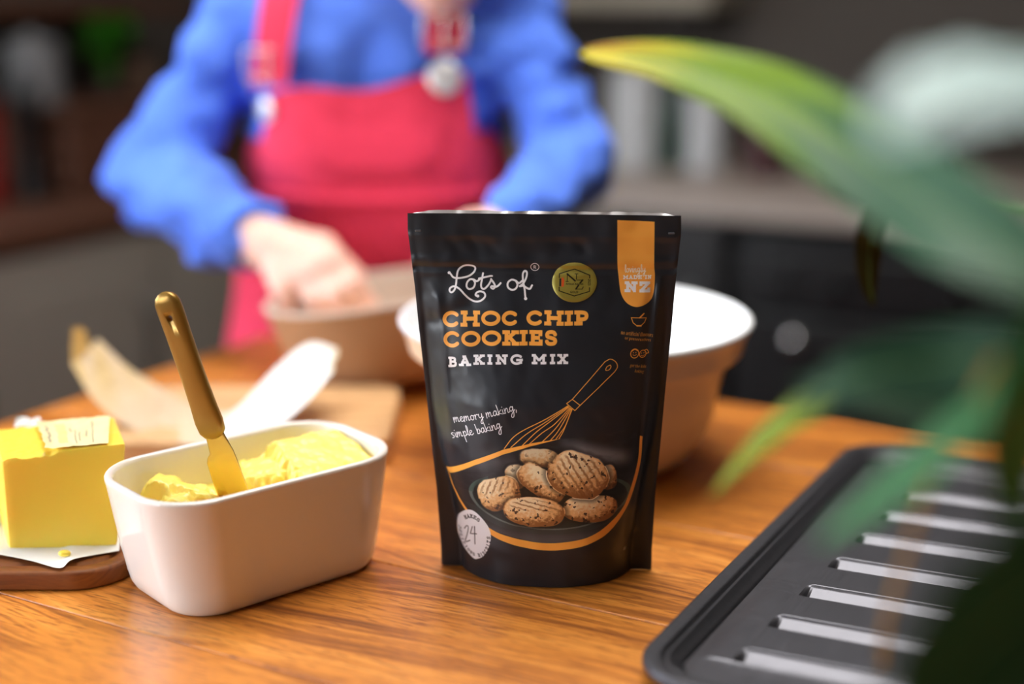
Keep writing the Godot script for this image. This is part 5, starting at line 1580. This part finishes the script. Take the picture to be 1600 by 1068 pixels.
func make_room() -> void:
	# inside: u from -2.45 to 2.5, v from -1.7 to 3.2, 2.6 high
	var mid := on(0.025, 0.75, 0)
	var fl := MB.new()
	fl.box(Vector3(5.25, 0.1, 5.2), Vector3(0, -0.05, 0), 0.002)
	struct("floor", fl, M.floor, "dark wooden floor of the kitchen", mid, TURN)
	var ce := MB.new()
	ce.box(Vector3(5.25, 0.12, 5.2), Vector3(0, 2.66, 0), 0.002)
	struct("ceiling", ce, M.ceiling, "white ceiling of the kitchen", mid, TURN)
	var wb := MB.new()
	wb.box(Vector3(5.25, 2.6, 0.15), Vector3(0, 1.3, -2.525), 0.002)
	struct("wall_back", wb, M.wall_dark, "dark wall behind the back worktop", mid, TURN)
	# left wall with a wide window opening from v = -1.45 to 0.75 and 0.95 to 2.25
	var wl := MB.new()
	wl.box(Vector3(0.15, 0.95, 4.9), Vector3(-2.55, 0.475, 0), 0.002)
	wl.box(Vector3(0.15, 0.35, 4.9), Vector3(-2.55, 2.425, 0), 0.002)
	wl.box(Vector3(0.15, 1.3, 0.25), Vector3(-2.55, 1.6, 2.325), 0.002)
	wl.box(Vector3(0.15, 1.3, 2.45), Vector3(-2.55, 1.6, -1.225), 0.002)
	struct("wall_left", wl, M.wall_dark, "dark wall behind the left worktop, with a wide window further forward", mid, TURN)
	var wr := MB.new()
	wr.box(Vector3(0.15, 2.6, 4.9), Vector3(2.55, 1.3, 0), 0.002)
	struct("wall_right", wr, M.wall_light, "plain wall on the right", mid, TURN)
	# front wall with an added narrower window from u = -2.35 to -1.35
	var wf := MB.new()
	wf.box(Vector3(5.25, 0.95, 0.15), Vector3(0, 0.475, 2.525), 0.002)
	wf.box(Vector3(5.25, 0.35, 0.15), Vector3(0, 2.425, 2.525), 0.002)
	wf.box(Vector3(0.25, 1.3, 0.15), Vector3(-2.50, 1.6, 2.525), 0.002)
	wf.box(Vector3(3.975, 1.3, 0.15), Vector3(0.6375, 1.6, 2.525), 0.002)
	struct("wall_front", wf, M.wall_light, "wall with an added window, behind the photographer", mid, TURN)
	var w3 := MB.new()  # unseen window, added to give the pouch front a soft sheen
	for y in [0.97, 2.23]:
		w3.box(Vector3(1.025, 0.05, 0.06), Vector3(-1.8625, y, 2.55), 0.004)
	for x in [-2.35, -1.375]:
		w3.box(Vector3(0.05, 1.26, 0.06), Vector3(x, 1.6, 2.55), 0.004)
	var added_win2 := struct("added_window_2", w3, mat(rgb(235, 235, 232), 0.4), "white framed window added in the front wall to light the pouch", mid, TURN)
	var p3 := MB.new()
	p3.box(Vector3(0.98, 1.24, 0.006), Vector3(-1.8625, 1.6, 2.56), 0.001)
	part("pane", p3, mat(Color(1, 1, 1, 0.06), 0.05, 0.0, {"transparency": BaseMaterial3D.TRANSPARENCY_ALPHA}), added_win2)
	var wn := MB.new()
	for y in [0.97, 2.23]:
		wn.box(Vector3(0.06, 0.05, 2.2), Vector3(-2.55, y, 1.1), 0.004)
	for z in [0.025, 1.1, 2.175]:
		wn.box(Vector3(0.06, 1.26, 0.05), Vector3(-2.55, 1.6, z), 0.004)
	var win := struct("window_1", wn, mat(rgb(235, 235, 232), 0.4), "white framed wide window in the left wall", mid, TURN)
	var pn := MB.new()
	pn.box(Vector3(0.006, 1.24, 2.16), Vector3(-2.56, 1.6, 1.1), 0.001)
	part("pane", pn, mat(Color(1, 1, 1, 0.06), 0.05, 0.0, {"transparency": BaseMaterial3D.TRANSPARENCY_ALPHA}), win)

func make_materials() -> void:
	var grain := ImageTexture.create_from_image(wood_image(1024, 1024, rgb(120, 62, 16), rgb(206, 126, 44), rgb(234, 160, 74), 12, 0.75))
	var grain2 := ImageTexture.create_from_image(wood_image(512, 512, rgb(158, 112, 68), rgb(206, 162, 112), rgb(226, 188, 142), 5, 0.25))
	M.table_wood = mat(Color.WHITE, 0.42, 0.0, {"albedo_texture": grain, "uv1_scale": Vector3(1 / 1.1, 1 / 0.6, 1), "clearcoat_enabled": true, "clearcoat": 0.25, "clearcoat_roughness": 0.3})
	M.table_side = mat(rgb(170, 92, 34), 0.5, 0.0, {"albedo_texture": grain, "uv1_scale": Vector3(0.8, 0.8, 1)})
	M.board_pale = mat(Color.WHITE, 0.6, 0.0, {"albedo_texture": grain2, "uv1_scale": Vector3(2, 3, 1)})
	M.board_brown = mat(rgb(158, 112, 52), 0.55, 0.0, {"albedo_texture": grain2, "uv1_scale": Vector3(2, 3, 1)})
	M.porcelain = mat(rgb(236, 229, 220), 0.14, 0.0, {"clearcoat_enabled": true, "clearcoat": 0.4, "clearcoat_roughness": 0.06})
	M.white_glaze = mat(rgb(240, 242, 243), 0.15)
	M.cane = mat(rgb(226, 198, 168), 0.3)
	M.bowl_brown = mat(rgb(164, 122, 86), 0.5)
	M.bowl_inside = mat(rgb(206, 190, 176), 0.5)
	M.butter = mat(rgb(244, 212, 74), 0.42, 0.0, {"subsurf_scatter_enabled": true, "subsurf_scatter_strength": 0.25})
	M.butter_soft = mat(rgb(252, 228, 112), 0.36, 0.0, {"subsurf_scatter_enabled": true, "subsurf_scatter_strength": 0.25})
	M.gold = mat(rgb(226, 192, 104), 0.25, 1.0)
	M.gold_dark = mat(rgb(158, 120, 52), 0.3, 0.55)
	M.paper_white = mat(rgb(236, 236, 234), 0.7, 0.0, {"backlight_enabled": true, "backlight": Color(0.25, 0.25, 0.24)})
	M.paper_tan = mat(rgb(214, 180, 112), 0.55, 0.0, {"backlight_enabled": true, "backlight": Color(0.5, 0.4, 0.2)})
	M.paper_spotted = mat(Color.WHITE, 0.6, 0.0, {"vertex_color_use_as_albedo": true})
	M.tray = mat(rgb(68, 68, 73), 0.46, 0.6, {"normal_enabled": true, "normal_texture": noise_tex(0.08, 256, true, 2.0), "normal_scale": 0.12})
	M.tray_rib = mat(rgb(92, 92, 98), 0.40, 0.75, {"normal_enabled": true, "normal_texture": M.tray.normal_texture, "normal_scale": 0.1})
	M.skin = mat(rgb(236, 190, 172), 0.5, 0.0, {"subsurf_scatter_enabled": true, "subsurf_scatter_strength": 0.15})
	M.hair = mat(rgb(46, 30, 22), 0.5)
	M.shirt = mat(rgb(84, 128, 240), 0.85, 0.0, {"rim_enabled": true, "rim": 0.2, "rim_tint": 0.6})
	M.red_cloth = mat(rgb(228, 50, 84), 0.85, 0.0, {"rim_enabled": true, "rim": 0.2, "rim_tint": 0.6})
	M.chrome = mat(rgb(225, 225, 228), 0.12, 1.0)
	M.chrome_dull = mat(rgb(150, 150, 152), 0.3, 1.0)
	M.button = mat(rgb(240, 240, 240), 0.35, 0.6)
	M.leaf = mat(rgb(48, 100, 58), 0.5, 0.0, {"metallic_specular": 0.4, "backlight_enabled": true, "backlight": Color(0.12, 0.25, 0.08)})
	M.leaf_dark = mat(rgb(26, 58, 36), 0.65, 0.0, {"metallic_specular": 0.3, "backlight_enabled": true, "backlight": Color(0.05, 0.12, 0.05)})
	M.leaf_painted_glare = mat(rgb(184, 214, 212), 0.5)  # green leaf made pale: window glare painted into its colour
	M.leaf_tinted = mat(Color.WHITE, 0.55, 0.0, {"metallic_specular": 0.3, "vertex_color_use_as_albedo": true, "backlight_enabled": true, "backlight": Color(0.3, 0.3, 0.1)})
	M.leaf_tinted.set_meta("base", Color(0.040, 0.105, 0.055))
	M.leaf_rib = mat(rgb(96, 130, 66), 0.5)
	M.herb_leaf = mat(rgb(62, 140, 30), 0.5, 0.0, {"backlight_enabled": true, "backlight": Color(0.2, 0.4, 0.1)})
	M.cabinet_grey = mat(rgb(128, 122, 114), 0.6)
	M.cabinet_black = mat(rgb(22, 20, 20), 0.6)
	M.dark_wood = mat(rgb(74, 42, 26), 0.6)
	M.black_metal = mat(rgb(20, 20, 21), 0.4, 0.4)
	M.black_gloss = mat(rgb(10, 10, 11), 0.35)
	M.grey_pot = mat(rgb(104, 104, 106), 0.5)
	M.jar_pale = mat(rgb(176, 178, 180), 0.45)
	M.worktop_pale = mat(rgb(150, 138, 130), 0.5)
	M.shelf_pale = mat(rgb(140, 132, 118), 0.6)
	M.wall_dark = mat(rgb(66, 60, 55), 0.85)
	M.wall_light = mat(rgb(112, 100, 88), 0.9)
	M.ceiling = mat(rgb(232, 230, 226), 0.9)
	M.floor = mat(rgb(96, 66, 44), 0.6)

func _ready() -> void:
	# ---- camera: 50 mm lens, wide open, tilted 14 degrees down, focused on the pouch
	var cam := Camera3D.new()
	cam.name = "camera"
	add_child(cam)
	cam.position = Vector3(0, 1.28, 0)
	cam.rotation.x = deg_to_rad(-14.0)
	cam.fov = 26.9915
	var at := CameraAttributesPhysical.new()
	at.frustum_focal_length = 50.0
	at.frustum_focus_distance = 0.912
	at.frustum_near = 0.05
	at.frustum_far = 40.0
	at.exposure_aperture = 1.5
	cam.attributes = at
	cam.current = true
	# ---- sky behind the window, exposure
	var we := WorldEnvironment.new()
	we.name = "environment"
	var e := Environment.new()
	e.background_mode = Environment.BG_SKY
	var sky := Sky.new()
	var sm := ProceduralSkyMaterial.new()
	sm.sky_top_color = rgb(205, 218, 238)
	sm.sky_horizon_color = rgb(240, 240, 238)
	sm.ground_horizon_color = rgb(190, 190, 185)
	sm.ground_bottom_color = rgb(120, 118, 110)
	sm.energy_multiplier = 17.0
	sky.sky_material = sm
	e.sky = sky
	e.tonemap_mode = Environment.TONE_MAPPER_LINEAR
	e.tonemap_exposure = 1.0
	e.sdfgi_enabled = true
	e.ssao_enabled = true
	e.ssil_enabled = true
	we.environment = e
	add_child(we)
	# ---- the ceiling panel over the table
	make_materials()
	var lamp := thing("ceiling_light_panel", "square white ceiling light panel above the table", "lamp", Vector3(0.0, 2.52, -1.45), TURN)
	bx("lamp_frame", Vector3(1.2 + 0.06, 0.05, 1.0 + 0.06), Vector3(0, 0.028, 0), mat(rgb(230, 230, 230), 0.5), lamp)
	bx("diffuser", Vector3(1.2, 0.012, 1.0), Vector3(0, 0.0, 0), mat(Color(0.95, 0.95, 0.95), 0.6, 0.0, {"emission_enabled": true, "emission": Color(1, 0.98, 0.95), "emission_energy_multiplier": 1.5}), lamp)
	var al := AreaLight3D.new()
	al.name = "panel_glow"
	al.area_size = Vector2(1.2, 1.0)
	al.light_energy = 3.7
	al.light_color = Color(1, 0.985, 0.96)
	al.shadow_enabled = true
	al.set("area_range", 8.0)
	lamp.add_child(al)
	al.position = Vector3(0, -0.012, 0)
	al.rotation.x = -PI / 2
	# ---- structure, then furniture, then things
	make_room()
	make_table()
	make_kitchen()
	make_person()
	make_white_bowl()
	make_brown_bowl()
	make_back_board()
	make_butter_board()
	make_dish()
	make_tray()
	make_pouch()
	make_plant()
